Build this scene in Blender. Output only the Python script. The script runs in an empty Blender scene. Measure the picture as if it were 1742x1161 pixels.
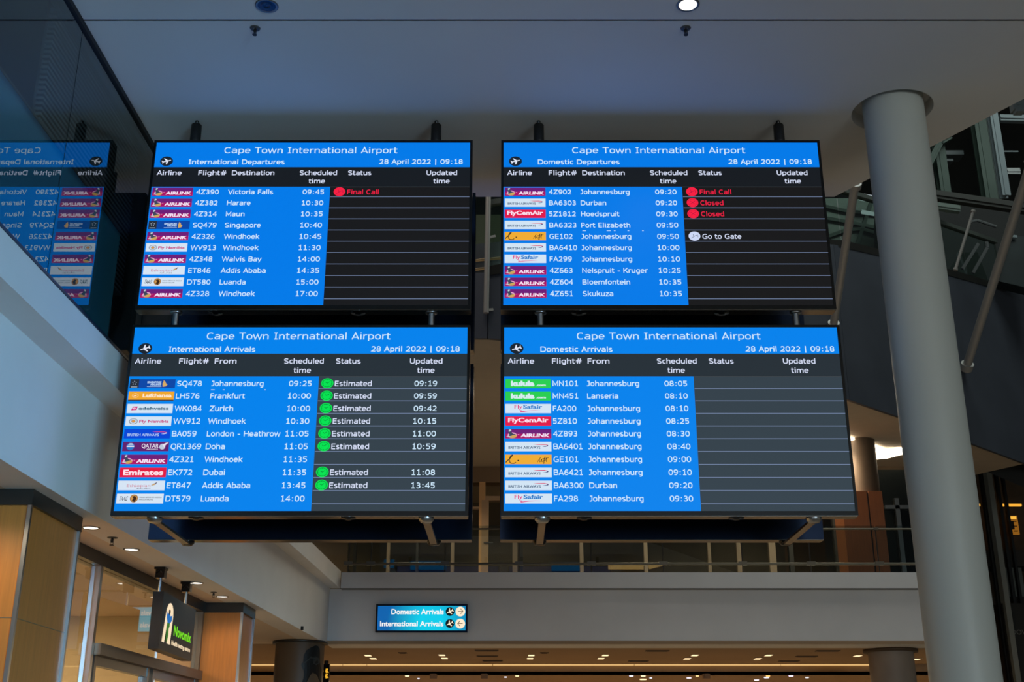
import bpy, math, random
from math import sin, cos, pi, radians, sqrt
from mathutils import Vector, Matrix

random.seed(4)
SC = bpy.context.scene
COL = SC.collection

# ------------------------------------------------------------------ camera
EYE = 1.6                                   # eye height above the hall floor
F, PITCH, CX, CY = 2000.0, radians(20), 871.0, 580.5
cd = bpy.data.cameras.new('camera')
cam = bpy.data.objects.new('camera', cd)
COL.objects.link(cam)
cam.location = (0, 0, EYE)
cam.rotation_euler = (radians(90) + PITCH, 0, 0)
cd.sensor_width = 36
cd.lens = F / 1742 * 36
cd.clip_end = 200
SC.camera = cam

# ------------------------------------------------------------------ world, exposure
w = bpy.data.worlds.new('world')
SC.world = w
w.use_nodes = True
w.node_tree.nodes['Background'].inputs[0].default_value = (.8, .95, 1, 1)
w.node_tree.nodes['Background'].inputs[1].default_value = .03
SC.view_settings.view_transform = 'Standard'
SC.view_settings.look = 'None'
SC.view_settings.exposure = 0
SC.view_settings.gamma = 1
SC.view_settings.use_curve_mapping = False


def lamp(kind, name, loc, energy, color=(1, 1, 1), rot=(0, 0, 0), size=1, size_y=None, spread=None, shape=None, angle=None):
    l = bpy.data.lights.new(name, kind)
    l.energy = energy
    l.color = color
    if kind == 'AREA':
        l.size = size
        if size_y:
            l.shape = 'RECTANGLE'
            l.size_y = size_y
        if shape:
            l.shape = shape
        if spread:
            l.spread = radians(spread)
    if kind == 'SPOT':
        l.spot_size = radians(angle or 110)
        l.spot_blend = .6
        l.shadow_soft_size = size
    o = bpy.data.objects.new(name, l)
    COL.objects.link(o)
    o.location = loc
    o.rotation_euler = rot
    return o


# daylight from the glazed front of the hall, behind the photographer
lamp('AREA', 'daylight_front', (-1, -9, 3.2), 215, (.92, .95, 1), (radians(90), 0, 0), 14, 5)
# daylight from the glazing on the far right of the hall
lamp('AREA', 'daylight_right', (15, -3, 2.2), 15, (.92, .98, 1), (radians(90), 0, radians(60)), 6, 3)
lamp('AREA', 'pillar_fill', (7.5, -8.5, 2.4), 310, (.90, 1, .99), (radians(88), 0, radians(14)), 5, 3)  # unseen lamp added to brighten the pillar's right front side
lamp('AREA', 'display_spill_fill', (3.6, -3.4, 2.4), 74, (.20, .62, 1), (radians(86), 0, radians(36)), 2.6, 2.0, spread=52)  # added blue lamp standing in for the displays' spill on the left fascia
lamp('AREA', 'beam_fill', (-2.1, 10.8, 13), 190, (1, .92, .84), (0, 0, 0), 5, 3)  # unseen overhead lamp added to lift the gallery beam
lamp('AREA', 'atrium_fill', (9, 14, 17), 480, (.86, 1, .95), (radians(0), radians(12), 0), 9, 6)  # unseen lamp added high up to brighten the escalator cladding and glazing
WARM = (1, .74, .44)
# warm hall lighting of the lower concourse below the gallery, falling on the floor
for lx in (-5, 0, 5):
    lamp('AREA', 'concourse_light', (lx, 20.5, 2.85), 210, WARM, (0, 0, 0), 4, 3)


# ------------------------------------------------------------------ pixel helpers (photograph -> place)
def ray(x, y):
    a = (CY - y) / F
    return Vector(((x - CX) / F, cos(PITCH) - a * sin(PITCH), sin(PITCH) + a * cos(PITCH)))


def atY(x, y, Y):
    r = ray(x, y)
    p = r * (Y / r.y)
    return Vector((p.x, p.y, p.z + EYE))


def atZ(x, y, Z):            # Z in the world
    r = ray(x, y)
    p = r * ((Z - EYE) / r.z)
    return Vector((p.x, p.y, Z))


def atX(x, y, X):
    r = ray(x, y)
    p = r * (X / r.x)
    return Vector((p.x, p.y, p.z + EYE))


# ------------------------------------------------------------------ materials
def lin(c):
    c = c / 255.0
    return c / 12.92 if c <= .04045 else ((c + .055) / 1.055) ** 2.4


def rgb(r, g, b):
    return (lin(r), lin(g), lin(b), 1)


MC = {}


def mat(name, col, rough=.6, metal=0, spec=.5, noise=0, nscale=6, stretch=(1, 1, 1), bump=0, coat=0):
    if name in MC:
        return MC[name]
    m = bpy.data.materials.new(name)
    m.use_nodes = True
    nt = m.node_tree
    b = nt.nodes['Principled BSDF']
    c = rgb(*col)
    b.inputs['Base Color'].default_value = c
    b.inputs['Roughness'].default_value = rough
    b.inputs['Metallic'].default_value = metal
    b.inputs['Specular IOR Level'].default_value = spec
    if coat:
        b.inputs['Coat Weight'].default_value = coat
        b.inputs['Coat Roughness'].default_value = .08
    if noise:
        tc = nt.nodes.new('ShaderNodeTexCoord')
        mp = nt.nodes.new('ShaderNodeMapping')
        mp.inputs['Scale'].default_value = stretch
        n = nt.nodes.new('ShaderNodeTexNoise')
        n.inputs['Scale'].default_value = nscale
        n.inputs['Detail'].default_value = 5
        r = nt.nodes.new('ShaderNodeMapRange')
        r.inputs[1].default_value = .3
        r.inputs[2].default_value = .7
        r.inputs[3].default_value = 1 - noise
        r.inputs[4].default_value = 1 + noise
        mx = nt.nodes.new('ShaderNodeVectorMath')
        mx.operation = 'SCALE'
        mx.inputs[0].default_value = c[:3]
        nt.links.new(tc.outputs['Object'], mp.inputs[0])
        nt.links.new(mp.outputs[0], n.inputs['Vector'])
        nt.links.new(n.outputs['Fac'], r.inputs[0])
        nt.links.new(r.outputs[0], mx.inputs['Scale'])
        nt.links.new(mx.outputs[0], b.inputs['Base Color'])
        if bump:
            bp = nt.nodes.new('ShaderNodeBump')
            bp.inputs['Strength'].default_value = bump
            bp.inputs['Distance'].default_value = .002
            nt.links.new(n.outputs['Fac'], bp.inputs['Height'])
            nt.links.new(bp.outputs[0], b.inputs['Normal'])
    MC[name] = m
    return m


def em(col, k=1.0):
    """a self-lit colour (screen pixels, lamps, backlit signs)"""
    key = 'lit_%d_%d_%d_%.2f' % (col[0], col[1], col[2], k)
    if key in MC:
        return MC[key]
    m = bpy.data.materials.new(key)
    m.use_nodes = True
    b = m.node_tree.nodes['Principled BSDF']
    b.inputs['Base Color'].default_value = (.004, .004, .005, 1)
    b.inputs['Roughness'].default_value = .35
    b.inputs['Specular IOR Level'].default_value = .12
    b.inputs['Emission Color'].default_value = rgb(*col)
    b.inputs['Emission Strength'].default_value = k
    m.use_backface_culling = False
    MC[key] = m
    return m


def glass(name, tint, ior=1.5, see=1.0, rough=0.0):
    """thin architectural pane: fresnel reflection over tinted see-through"""
    if name in MC:
        return MC[name]
    m = bpy.data.materials.new(name)
    m.use_nodes = True
    nt = m.node_tree
    nt.nodes.clear()
    out = nt.nodes.new('ShaderNodeOutputMaterial')
    mix = nt.nodes.new('ShaderNodeMixShader')
    fr = nt.nodes.new('ShaderNodeFresnel')
    fr.inputs['IOR'].default_value = ior
    tr = nt.nodes.new('ShaderNodeBsdfTransparent')
    t = rgb(*tint)
    tr.inputs['Color'].default_value = (t[0] * see, t[1] * see, t[2] * see, 1)
    gl = nt.nodes.new('ShaderNodeBsdfGlossy')
    gl.inputs['Roughness'].default_value = rough
    gl.inputs['Color'].default_value = (.95, 1, 1, 1)
    # both faces of the pane reflect; the back face of the box adds nothing
    geo = nt.nodes.new('ShaderNodeNewGeometry')
    inv = nt.nodes.new('ShaderNodeMath')
    inv.operation = 'SUBTRACT'
    inv.inputs[0].default_value = 1
    dbl = nt.nodes.new('ShaderNodeMath')
    dbl.operation = 'MULTIPLY'
    dbl.inputs[1].default_value = 1.6
    dbl.use_clamp = True
    mul = nt.nodes.new('ShaderNodeMath')
    mul.operation = 'MULTIPLY'
    nt.links.new(geo.outputs['Backfacing'], inv.inputs[1])
    nt.links.new(fr.outputs[0], dbl.inputs[0])
    nt.links.new(dbl.outputs[0], mul.inputs[0])
    nt.links.new(inv.outputs[0], mul.inputs[1])
    nt.links.new(mul.outputs[0], mix.inputs[0])
    nt.links.new(tr.outputs[0], mix.inputs[1])
    nt.links.new(gl.outputs[0], mix.inputs[2])
    nt.links.new(mix.outputs[0], out.inputs[0])
    MC[name] = m
    return m


PLASTER = mat('white_plaster', (232, 231, 228), .75, noise=.03, nscale=2)
CEIL = mat('ceiling_paint', (222, 221, 219), .8, noise=.02, nscale=1.5)
SOFFIT = mat('soffit_paint', (226, 208, 186), .75, noise=.03, nscale=2)
PILLAR = mat('pillar_paint', (186, 190, 184), .45, noise=.03, nscale=1.2)
BLACK = mat('black_gloss', (9, 10, 11), .18, spec=.5)
MATTE = mat('black_matte', (12, 13, 14), .55)
JOINT = mat('dark_joint', (34, 38, 40), .8)
STEEL = mat('brushed_steel', (190, 192, 194), .28, 1, noise=.06, nscale=40, stretch=(1, 1, .05))
SATIN = mat('satin_steel', (128, 130, 130), .35, 1)
DKSTEEL = mat('dark_steel_trim', (62, 60, 56), .35, .6, noise=.08, nscale=5)
WOOD = mat('timber_veneer', (190, 116, 48), .42, noise=.10, nscale=7, stretch=(9, 9, .5), bump=.1)
WOODG = mat('timber_joint', (120, 105, 85), .5)
BRASS = mat('warm_frame_metal', (176, 146, 108), .38, .5)
CLAD = mat('dark_metal_cladding', (84, 88, 98), .45, .3, noise=.12, nscale=1.2)
GREENS = mat('green_grey_steel', (70, 88, 78), .5, .1)
PALES = mat('pale_grey_steel', (122, 134, 138), .5, .1)
DARKW = mat('dark_wall', (34, 33, 30), .7, noise=.2, nscale=.8)
FLOORM = mat('polished_floor', (136, 126, 112), .25, noise=.08, nscale=2)
CARPET = mat('gallery_floor', (90, 82, 70), .7, noise=.1)


# ------------------------------------------------------------------ mesh builder
class MB:
    def __init__(s):
        s.v, s.f, s.m, s.sm = [], [], [], []

    def add(s, vs, fs, m=0, smooth=False):
        o = len(s.v)
        s.v += [Vector(p) for p in vs]
        for f in fs:
            s.f.append([o + i for i in f])
            s.m.append(m)
            s.sm.append(smooth)

    def box(s, x0, x1, y0, y1, z0, z1, m=0):
        s.hexa([(x0, y0, z0), (x1, y0, z0), (x1, y1, z0), (x0, y1, z0)], [(x0, y0, z1), (x1, y0, z1), (x1, y1, z1), (x0, y1, z1)], m)

    def hexa(s, a, b, m=0):
        n = len(a)
        s.add(list(a) + list(b), [list(range(n))[::-1], list(range(n, 2 * n))] + [[i, (i + 1) % n, n + (i + 1) % n, n + i] for i in range(n)], m)

    def prism(s, pts, vec, m=0):
        vec = Vector(vec)
        s.hexa([Vector(p) for p in pts], [Vector(p) + vec for p in pts], m)

    def bar(s, p, q, wd, ht, up=(0, 0, 1), m=0):
        p, q = Vector(p), Vector(q)
        d = (q - p).normalized()
        up = Vector(up)
        sd = d.cross(up).normalized()
        u2 = sd.cross(d).normalized()
        c = [sd * (a * wd / 2) + u2 * (b * ht / 2) for a, b in ((-1, -1), (1, -1), (1, 1), (-1, 1))]
        s.hexa([p + k for k in c], [q + k for k in c], m)

    def cyl(s, p, q, r, r2=None, n=24, m=0):
        p, q = Vector(p), Vector(q)
        r2 = r if r2 is None else r2
        d = (q - p).normalized()
        a = d.orthogonal().normalized()
        b = d.cross(a)
        A = [p + (a * cos(2 * pi * i / n) + b * sin(2 * pi * i / n)) * r for i in range(n)]
        B = [q + (a * cos(2 * pi * i / n) + b * sin(2 * pi * i / n)) * r2 for i in range(n)]
        s.add(A + B, [[i, (i + 1) % n, n + (i + 1) % n, n + i] for i in range(n)], m, True)
        s.add(A, [list(range(n))[::-1]], m)
        s.add(B, [list(range(n))], m)

    def lathe(s, c, prof, n=32, m=0):
        """profile of (radius, z) about a vertical axis through c"""
        c = Vector(c)
        vs = []
        for r, z in prof:
            vs += [c + Vector((r * cos(2 * pi * i / n), r * sin(2 * pi * i / n), z)) for i in range(n)]
        fs = []
        for k in range(len(prof) - 1):
            fs += [[k * n + i, k * n + (i + 1) % n, (k + 1) * n + (i + 1) % n, (k + 1) * n + i] for i in range(n)]
        s.add(vs, fs, m, True)

    def tube(s, pts, r, n=10, m=0):
        for a, b in zip(pts[:-1], pts[1:]):
            s.cyl(a, b, r, n=n, m=m)

    def build(s, name, mats, parent=None, origin=None):
        if not isinstance(mats, (list, tuple)):
            mats = [mats]
        if parent is not None:
            o0 = world_loc(parent)
        elif origin is not None:
            o0 = Vector(origin)
        else:
            xs = [p.x for p in s.v]; ys = [p.y for p in s.v]; zs = [p.z for p in s.v]
            o0 = Vector(((min(xs) + max(xs)) / 2, (min(ys) + max(ys)) / 2, min(zs)))
        me = bpy.data.meshes.new(name)
        me.from_pydata([tuple(p - o0) for p in s.v], [], s.f)
        for mm in mats:
            me.materials.append(mm)
        me.polygons.foreach_set('material_index', s.m)
        me.polygons.foreach_set('use_smooth', s.sm)
        me.update()
        o = bpy.data.objects.new(name, me)
        COL.objects.link(o)
        if parent is not None:
            o.parent = parent
        else:
            o.location = o0
        return o


def world_loc(o):
    l = Vector(o.location)
    while o.parent:
        o = o.parent
        l = l + Vector(o.location)
    return l


def tag(o, label, cat, group=None, kind=None):
    o['label'] = label
    o['category'] = cat
    if group:
        o['group'] = group
    if kind:
        o['kind'] = kind
    return o


def thing(name, label, cat, loc, group=None):
    o = bpy.data.objects.new(name, None)
    o.empty_display_size = .1
    COL.objects.link(o)
    o.location = loc
    return tag(o, label, cat, group)


def struct(name, mb, mats, label=None):
    o = mb.build(name, mats)
    o['kind'] = 'structure'
    if label:
        o['label'] = label
    return o


# ------------------------------------------------------------------ lettering
TC = {}


def glyphs(txt, bold):
    k = (txt, bold)
    if k not in TC:
        cu = bpy.data.curves.new('lettering', 'FONT')
        cu.body = txt
        cu.size = 1
        cu.offset = bold
        cu.resolution_u = 3
        o = bpy.data.objects.new('lettering', cu)
        COL.objects.link(o)
        dg = bpy.context.evaluated_depsgraph_get()
        me = bpy.data.meshes.new_from_object(o.evaluated_get(dg))
        vs = [(v.co.x, v.co.y) for v in me.vertices]
        fs = [list(p.vertices) for p in me.polygons]
        bpy.data.objects.remove(o)
        bpy.data.curves.remove(cu)
        bpy.data.meshes.remove(me)
        TC[k] = (vs, fs)
    return TC[k]


_h = glyphs('H', 0)
CAPH = max(v[1] for v in _h[0])


# ------------------------------------------------------------------ drawn lettering of the displays (single-line letters given a width)
# units: capital height 1, advance widths in em / .727
ADV = dict(zip('abcdefghijklmnopqrstuvwxyz', (.60, .623, .521, .623, .596, .352, .623, .633, .274, .344, .592, .274, .973, .633, .607, .623, .623, .427, .521, .394, .633, .592, .818, .592, .592, .525)))
ADV.update(zip('ABCDEFGHIJKLMNOPQRSTUVWXYZ', (.684, .686, .698, .771, .632, .575, .775, .751, .421, .455, .693, .557, .843, .748, .787, .603, .787, .695, .684, .616, .732, .684, .989, .685, .615, .685)))
ADV.update({c: .636 for c in '0123456789'})
ADV.update({' ': .352, ':': .454, '|': .454, '-': .454, '#': .818, '.': .364})
ADV = {k: v / .727 for k, v in ADV.items()}
LO, HI, XH, DSC = .062, .938, .69, -.23


def _arc(cx, cy, rx, ry, a0, a1, n=14, e=2.35):
    out = []
    for i in range(n + 1):
        a = radians(a0 + (a1 - a0) * i / n)
        c, s_ = cos(a), sin(a)
        out.append((cx + rx * math.copysign(abs(c) ** (2 / e), c), cy + ry * math.copysign(abs(s_) ** (2 / e), s_)))
    return out


def strokes(ch):
    a = ADV[ch]
    l, r, m = .165, a - .165, a / 2          # stems
    ol, orr = .125, a - .125                 # round sides
    xm, xr = (LO + XH) / 2, (XH - LO) / 2
    A = _arc
    if ch == 'a':
        r = a - .155
        return [A(.40, XH - .17, r - .40, .17, 150, 0, 9) + [(r, 0)], [(r, .40)] + A(.40, .235, .275, .172, 90, 270, 10) + [(r, .17)]]
    if ch in 'bp':
        st = [[(l, DSC), (l, .75)] if ch == 'p' else [(l, 0), (l, 1.04)]]
        return st + [A(l + (orr - l) * .42, xm, orr - l - (orr - l) * .42, xr, -90, 90, 12)[::1], [(l, LO + .05), A(l + (orr - l) * .42, xm, .2, xr, -90, -90, 1)[0]], [(l, XH - .07), A(l + (orr - l) * .42, xm, .2, xr, 90, 90, 1)[0]]]
    if ch in 'dqg':
        c = r - (r - ol) * .42
        st = [[(r, 0), (r, 1.04)]] if ch == 'd' else ([[(r, DSC), (r, .75)]] if ch == 'q' else [[(r, .75), (r, .02)] + A(r - .27, .02, .27, .235, 0, -125, 9)])
        return st + [A(c, xm, c - ol, xr, 90, 270, 12), [(c, LO), (r, LO + .07)], [(c, XH), (r, XH - .05)]]
    if ch == 'c':
        return [A(m + .06, xm, m - ol + .04, xr, 48, 312, 14)]
    if ch == 'e':
        return [[(ol + .01, .385), (orr, .385)] + A(m, xm, m - ol, xr, 2, 318, 18)]
    if ch == 'f':
        return [[(.20, 0), (.20, .75)] + A(.40, .76, .20, .22, 180, 80, 7), [(.02, XH), (.42, XH)]]
    if ch in 'hn':
        return [[(l, 0), (l, 1.04 if ch == 'h' else .75)], [(l, XH - .12)] + A(r - .23, XH - .22, .23, .22, 100, 0, 8) + [(r, 0)]]
    if ch == 'm':
        mm = a / 2
        return [[(l, 0), (l, .75)], [(l, XH - .12)] + A(mm - .19, XH - .2, .19, .2, 100, 0, 7) + [(mm, 0)], [(mm, XH - .12)] + A(r - .19, XH - .2, .19, .2, 100, 0, 7) + [(r, 0)]]
    if ch == 'u':
        return [[(r, 0), (r, .75)], [(r, LO + .12)] + A(l + .23, LO + .22, .23, .22, -80, -180, 8) + [(l, .75)]]
    if ch == 'i':
        return [[(m, 0), (m, .75)], [(m, .88), (m, 1.0)]]
    if ch == 'l':
        return [[(m, 0), (m, 1.04)]]
    if ch == 'j':
        return [[(m, .75), (m, -.1), (.03, -.22)], [(m, .88), (m, 1.0)]]
    if ch == 'k':
        return [[(l, 0), (l, 1.04)], [(r + .06, .75), (l + .06, .36)], [(l + .17, .42), (r + .1, 0)]]
    if ch == 'o':
        return [A(m, xm, m - ol, xr, 0, 360, 24)]
    if ch == 'r':
        return [[(l, 0), (l, .75)], [(l, XH - .16), (l + .16, XH - .02), (a - .02, XH - .01)]]
    if ch == 's':
        return [A(m, XH - .155, m - .14, .155, 35, 180, 8)[:-1] + [(.14, .50), (m - .05, .39), (a - .15, .28)] + A(m, LO + .155, m - .14, .155, 0, -155, 8)]
    if ch == 't':
        return [[(.19, .94), (.19, .2)] + A(.38, .2, .19, .14, 180, 270, 6) + [(.50, .07)], [(.02, XH), (.49, XH)]]
    if ch in 'vy':
        t = [[(.07, .75), (m, .03)], [(a - .07, .75), (m, .03)]] if ch == 'v' else [[(.07, .75), (m + .01, .03)], [(a - .07, .75), (m - .13, DSC)]]
        return t
    if ch == 'w':
        return [[(.06, .75), (.31, .02), (m, .72), (a - .31, .02), (a - .06, .75)]]
    if ch == 'x':
        return [[(.09, .75), (a - .09, 0)], [(a - .09, .75), (.09, 0)]]
    if ch == 'z':
        return [[(.1, XH), (a - .13, XH), (.13, LO), (a - .09, LO)]]
    cm, ch_ = .5, .438
    if ch == 'A':
        return [[(.07, 0), (m, .96), (a - .07, 0)], [(.22, .31), (a - .22, .31)]]
    if ch in 'BPR':
        y = .50 if ch != 'P' else .42
        w_ = r - .03 if ch == 'B' else (r - .02 if ch == 'P' else r - .08)
        s_ = [[(l, 0), (l, 1)], [(l, HI), (l + .25, HI)] + A(w_ - .2, (HI + y) / 2, .22, (HI - y) / 2, 90, -90, 10) + [(l, y)]]
        if ch == 'B':
            s_ += [[(l + .25, y)] + A(r - .2, (LO + y) / 2, .25, (y - LO) / 2, 90, -90, 10) + [(l, LO)]]
        if ch == 'R':
            s_ += [[(l + .28, y), (a - .05, 0)]]
        return s_
    if ch == 'C':
        return [A(m + .06, cm, m - ol + .04, ch_, 52, 308, 18)]
    if ch == 'G':
        return [A(m + .03, cm, m - ol + .02, ch_, 52, 300, 18) + [(r, .12), (r, .46), (m + .08, .46)]]
    if ch == 'D':
        return [[(l, LO), (l, HI), (l + .25, HI)] + A(m + .02, cm, orr - m - .02, ch_, 75, -75, 14) + [(l + .25, LO), (l, LO)]]
    if ch in 'EF':
        return [[(l, 0), (l, 1)], [(l, HI), (a - .09, HI)], [(l, .53 if ch == 'E' else .5), (a - .13, .53 if ch == 'E' else .5)]] + ([[(l, LO), (a - .09, LO)]] if ch == 'E' else [])
    if ch == 'H':
        return [[(l, 0), (l, 1)], [(r, 0), (r, 1)], [(l, .53), (r, .53)]]
    if ch == 'I':
        return [[(m, 0), (m, 1)], [(.09, HI), (a - .09, HI)], [(.09, LO), (a - .09, LO)]]
    if ch == 'J':
        return [[(.12, HI), (r, HI), (r, .28)] + A(r - .25, .28, .25, .22, 0, -100, 8) + [(.05, .07)]]
    if ch == 'K':
        return [[(l, 0), (l, 1)], [(a - .10, 1), (l + .06, .46)], [(l + .22, .56), (a - .04, 0)]]
    if ch == 'L':
        return [[(l, 1), (l, LO), (a - .04, LO)]]
    if ch == 'M':
        return [[(l, 0), (l, .95), (m, .25), (r, .95), (r, 0)]]
    if ch == 'N':
        return [[(l, 0), (l, .93), (r, .07), (r, 1)]]
    if ch in 'OQ':
        return [A(m, cm, m - ol, ch_, 0, 360, 28)] + ([[(m + .05, .05), (m + .16, -.17), (a - .1, -.17)]] if ch == 'Q' else [])
    if ch == 'S':
        return [A(m, HI - .21, m - .15, .21, 32, 180, 9)[:-1] + [(.16, .66), (m - .08, .53), (m + .12, .47), (a - .15, .34)] + A(m, LO + .21, m - .15, .21, 0, -152, 9)]
    if ch == 'T':
        return [[(.02, HI), (a - .02, HI)], [(m, HI), (m, 0)]]
    if ch == 'U':
        return [[(l, 1), (l, .36)] + A(m, .36, m - l, .298, 180, 360, 14) + [(r, 1)]]
    if ch == 'V':
        return [[(.07, 1), (m, .05), (a - .07, 1)]]
    if ch == 'W':
        return [[(.08, 1), (.36, .06), (m, .92), (a - .36, .06), (a - .08, 1)]]
    if ch == 'X':
        return [[(.08, 1), (a - .08, 0)], [(a - .08, 1), (.08, 0)]]
    if ch == 'Y':
        return [[(.04, 1), (m, .47), (a - .04, 1)], [(m, .5), (m, 0)]]
    if ch == 'Z':
        return [[(.09, HI), (a - .12, HI), (.12, LO), (a - .08, LO)]]
    l, r = .12, a - .12
    if ch == '0':
        return [A(m, .5, m - .13, ch_, 0, 360, 24)]
    if ch == '1':
        return [[(.18, .84), (.34, .86), (m + .02, .97), (m + .02, 0)], [(.18, LO), (a - .12, LO)]]
    if ch == '2':
        return [A(m - .02, .68, .26, .258, 158, -10, 10) + [(m + .12, .42), (.14, LO + .02), (a - .11, LO)]]
    if ch == '3':
        return [A(m - .04, .72, .25, .218, 140, -85, 10), A(m - .04, .28, .29, .218, 85, -145, 12), [(m - .14, .51), (m, .51)]]
    if ch == '4':
        return [[(a - .27, 0), (a - .27, .95), (.11, .36), (.11, .31), (a - .07, .31)]]
    if ch == '5':
        return [[(a - .15, HI), (.2, HI), (.2, .57)] + A(m - .05, .325, .30, .263, 100, -140, 14)]
    if ch == '6':
        return [[(a - .17, .92)] + A(m + .08, .45, .34, .49, 100, 180, 8) + [(.14, .35)], A(m + .0, .315, m - .14, .253, 0, 360, 20)]
    if ch == '7':
        return [[(.12, HI), (a - .13, HI), (.30, 0)]]
    if ch == '8':
        return [A(m, .72, .25, .218, 0, 360, 18), A(m, .28, .29, .222, 0, 360, 18)]
    if ch == '9':
        return [[(.17, .08)] + A(m - .08, .55, .34, .49, -80, 0, 8) + [(a - .14, .65)], A(m, .685, m - .14, .253, 0, 360, 20)]
    if ch == ':':
        return [[(m, .03), (m, .18)], [(m, .57), (m, .72)]]
    if ch == '|':
        return [[(m, -.2), (m, 1.05)]]
    if ch == '-':
        return [[(.1, .38), (a - .1, .38)]]
    if ch == '.':
        return [[(m, 0), (m, .16)]]
    if ch == '#':
        return [[(.33, 0), (.52, 1)], [(.66, 0), (.85, 1)], [(.12, .64), (a - .1, .64)], [(.1, .35), (a - .12, .35)]]
    return []


def drawn(txt, wt):
    """flat ribbons of the strokes: vertices and faces, in capital heights"""
    k = ('drawn', txt, wt)
    if k in TC:
        return TC[k]
    vs, fs, x = [], [], 0.0
    for ch in txt:
        thick = wt * (1.2 if ch in 'i:.' else 1)
        for st in strokes(ch):
            P = [Vector(p) for p in st]
            P = [p for i, p in enumerate(P) if i == 0 or (p - P[i - 1]).length > 1e-4]
            closed = len(P) > 3 and (P[0] - P[-1]).length < .01
            o = len(vs)
            n_ = len(P)
            for i, p in enumerate(P):
                d1 = (P[i] - P[i - 1]).normalized() if i else None
                d2 = (P[i + 1] - P[i]).normalized() if i < n_ - 1 else None
                if closed and i == 0:
                    d1 = (P[-1] - P[-2]).normalized()
                if closed and i == n_ - 1:
                    d2 = (P[1] - P[0]).normalized()
                d1, d2 = d1 or d2, d2 or d1
                t_ = d1 + d2
                t_ = t_.normalized() if t_.length > 1e-3 else d1
                nn = Vector((-t_.y, t_.x))
                c_ = max(nn.dot(Vector((-d1.y, d1.x))), .42)
                off = nn * (thick / 2 / c_)
                vs += [(x + p.x + off.x, p.y + off.y), (x + p.x - off.x, p.y - off.y)]
            fs += [[o + 2 * i, o + 2 * i + 1, o + 2 * i + 3, o + 2 * i + 2] for i in range(n_ - 1)]
        x += ADV[ch]
    TC[k] = (vs, fs)
    return TC[k]


class Face:
    """a flat drawing surface: origin at its top left, u to the right, v down, lift along the normal"""
    def __init__(s, o, ux, uy, n):
        s.o, s.ux, s.uy, s.n = Vector(o), Vector(ux).normalized(), Vector(uy).normalized(), Vector(n).normalized()

    def p(s, u, v, l=0):
        return s.o + s.ux * u - s.uy * v + s.n * l

    def rect(s, mb, u0, u1, v0, v1, l=0, m=0):
        mb.add([s.p(u0, v1, l), s.p(u1, v1, l), s.p(u1, v0, l), s.p(u0, v0, l)], [[0, 1, 2, 3]], m)

    def poly(s, mb, pts, l=0, m=0):
        mb.add([s.p(u, v, l) for u, v in pts], [list(range(len(pts)))], m)

    def disc(s, mb, u, v, ru, rv=None, l=0, m=0, n=28):
        rv = rv or ru
        s.poly(mb, [(u + ru * cos(2 * pi * i / n), v + rv * sin(2 * pi * i / n)) for i in range(n)], l, m)

    def ring(s, mb, u, v, ru, rv, t, l=0, m=0, n=28):
        A = [s.p(u + ru * cos(2 * pi * i / n), v + rv * sin(2 * pi * i / n), l) for i in range(n)]
        B = [s.p(u + (ru - t) * cos(2 * pi * i / n), v + (rv - t) * sin(2 * pi * i / n), l) for i in range(n)]
        mb.add(A + B, [[i, (i + 1) % n, n + (i + 1) % n, n + i] for i in range(n)], m)

    def line(s, mb, a, b, t, l=0, m=0):
        d = Vector((b[0] - a[0], b[1] - a[1])).normalized()
        q = Vector((-d.y, d.x)) * (t / 2)
        s.poly(mb, [(a[0] + q.x, a[1] + q.y), (b[0] + q.x, b[1] + q.y), (b[0] - q.x, b[1] - q.y), (a[0] - q.x, a[1] - q.y)], l, m)

    def text(s, mb, txt, u, v, cap, align='L', width=None, bold=.012, shear=0, l=0, m=0):
        """v is the baseline; cap the height of a capital; width, if given, is the length of the line"""
        vs, fs = glyphs(txt, bold)
        k = cap / CAPH
        x0 = min(a[0] for a in vs)
        x1 = max(a[0] for a in vs)
        kx = k if width is None else width / (x1 - x0)
        wd = (x1 - x0) * kx
        off = u if align == 'L' else (u - wd if align == 'R' else u - wd / 2)
        mb.add([s.p(off + (a[0] - x0) * kx + shear * a[1] * k, v - a[1] * k, l) for a in vs], fs, m)
        return wd

    def dtext(s, mb, txt, u, v, cap, align='L', width=None, wt=.165, l=0, m=0):
        """the wide screen lettering of the displays"""
        vs, fs = drawn(txt, wt)
        k = cap
        x0 = min(a[0] for a in vs)
        x1 = max(a[0] for a in vs)
        kx = k if width is None else width / (x1 - x0)
        wd = (x1 - x0) * kx
        off = u if align == 'L' else (u - wd if align == 'R' else u - wd / 2)
        mb.add([s.p(off + (a[0] - x0) * kx, v - a[1] * k, l) for a in vs], fs, m)
        return wd


PLANE = [(1, 0), (.88, .10), (.36, .13), (-.12, .85), (-.34, .85), (-.08, .14), (-.6, .10), (-.8, .40), (-.96, .40), (-.86, 0)]
PLANE = PLANE + [(a, -b) for a, b in PLANE[-2:0:-1]]


def plane_icon(f, mb, u, v, r, ang, l, m, ky=1.0):
    c, s_ = cos(radians(ang)), sin(radians(ang))
    f.poly(mb, [(u + r * (a * c - b * s_), v - ky * r * (a * s_ + b * c)) for a, b in PLANE], l, m)


# ------------------------------------------------------------------ levels and lines of the building (world heights)
ZC = 3.95 + EYE       # high ceiling over the displays
ZS = 1.48 + EYE       # low soffit under the gallery
ZG = 2.40 + EYE       # gallery edge top
ZB = 2.18 + EYE       # underside of the projecting band
ZU = 4.95 + EYE       # ceiling over the gallery
YB = 15.3             # gallery front


def bandX(Y):
    return -2.41 if Y <= 7 else -2.41 + .024 * (Y - 7)


def fasX(Y):
    return -2.60 + .031 * (Y - 7)


def shopX(Y):
    return -3.0 + .034 * (Y - 8.2)


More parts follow.
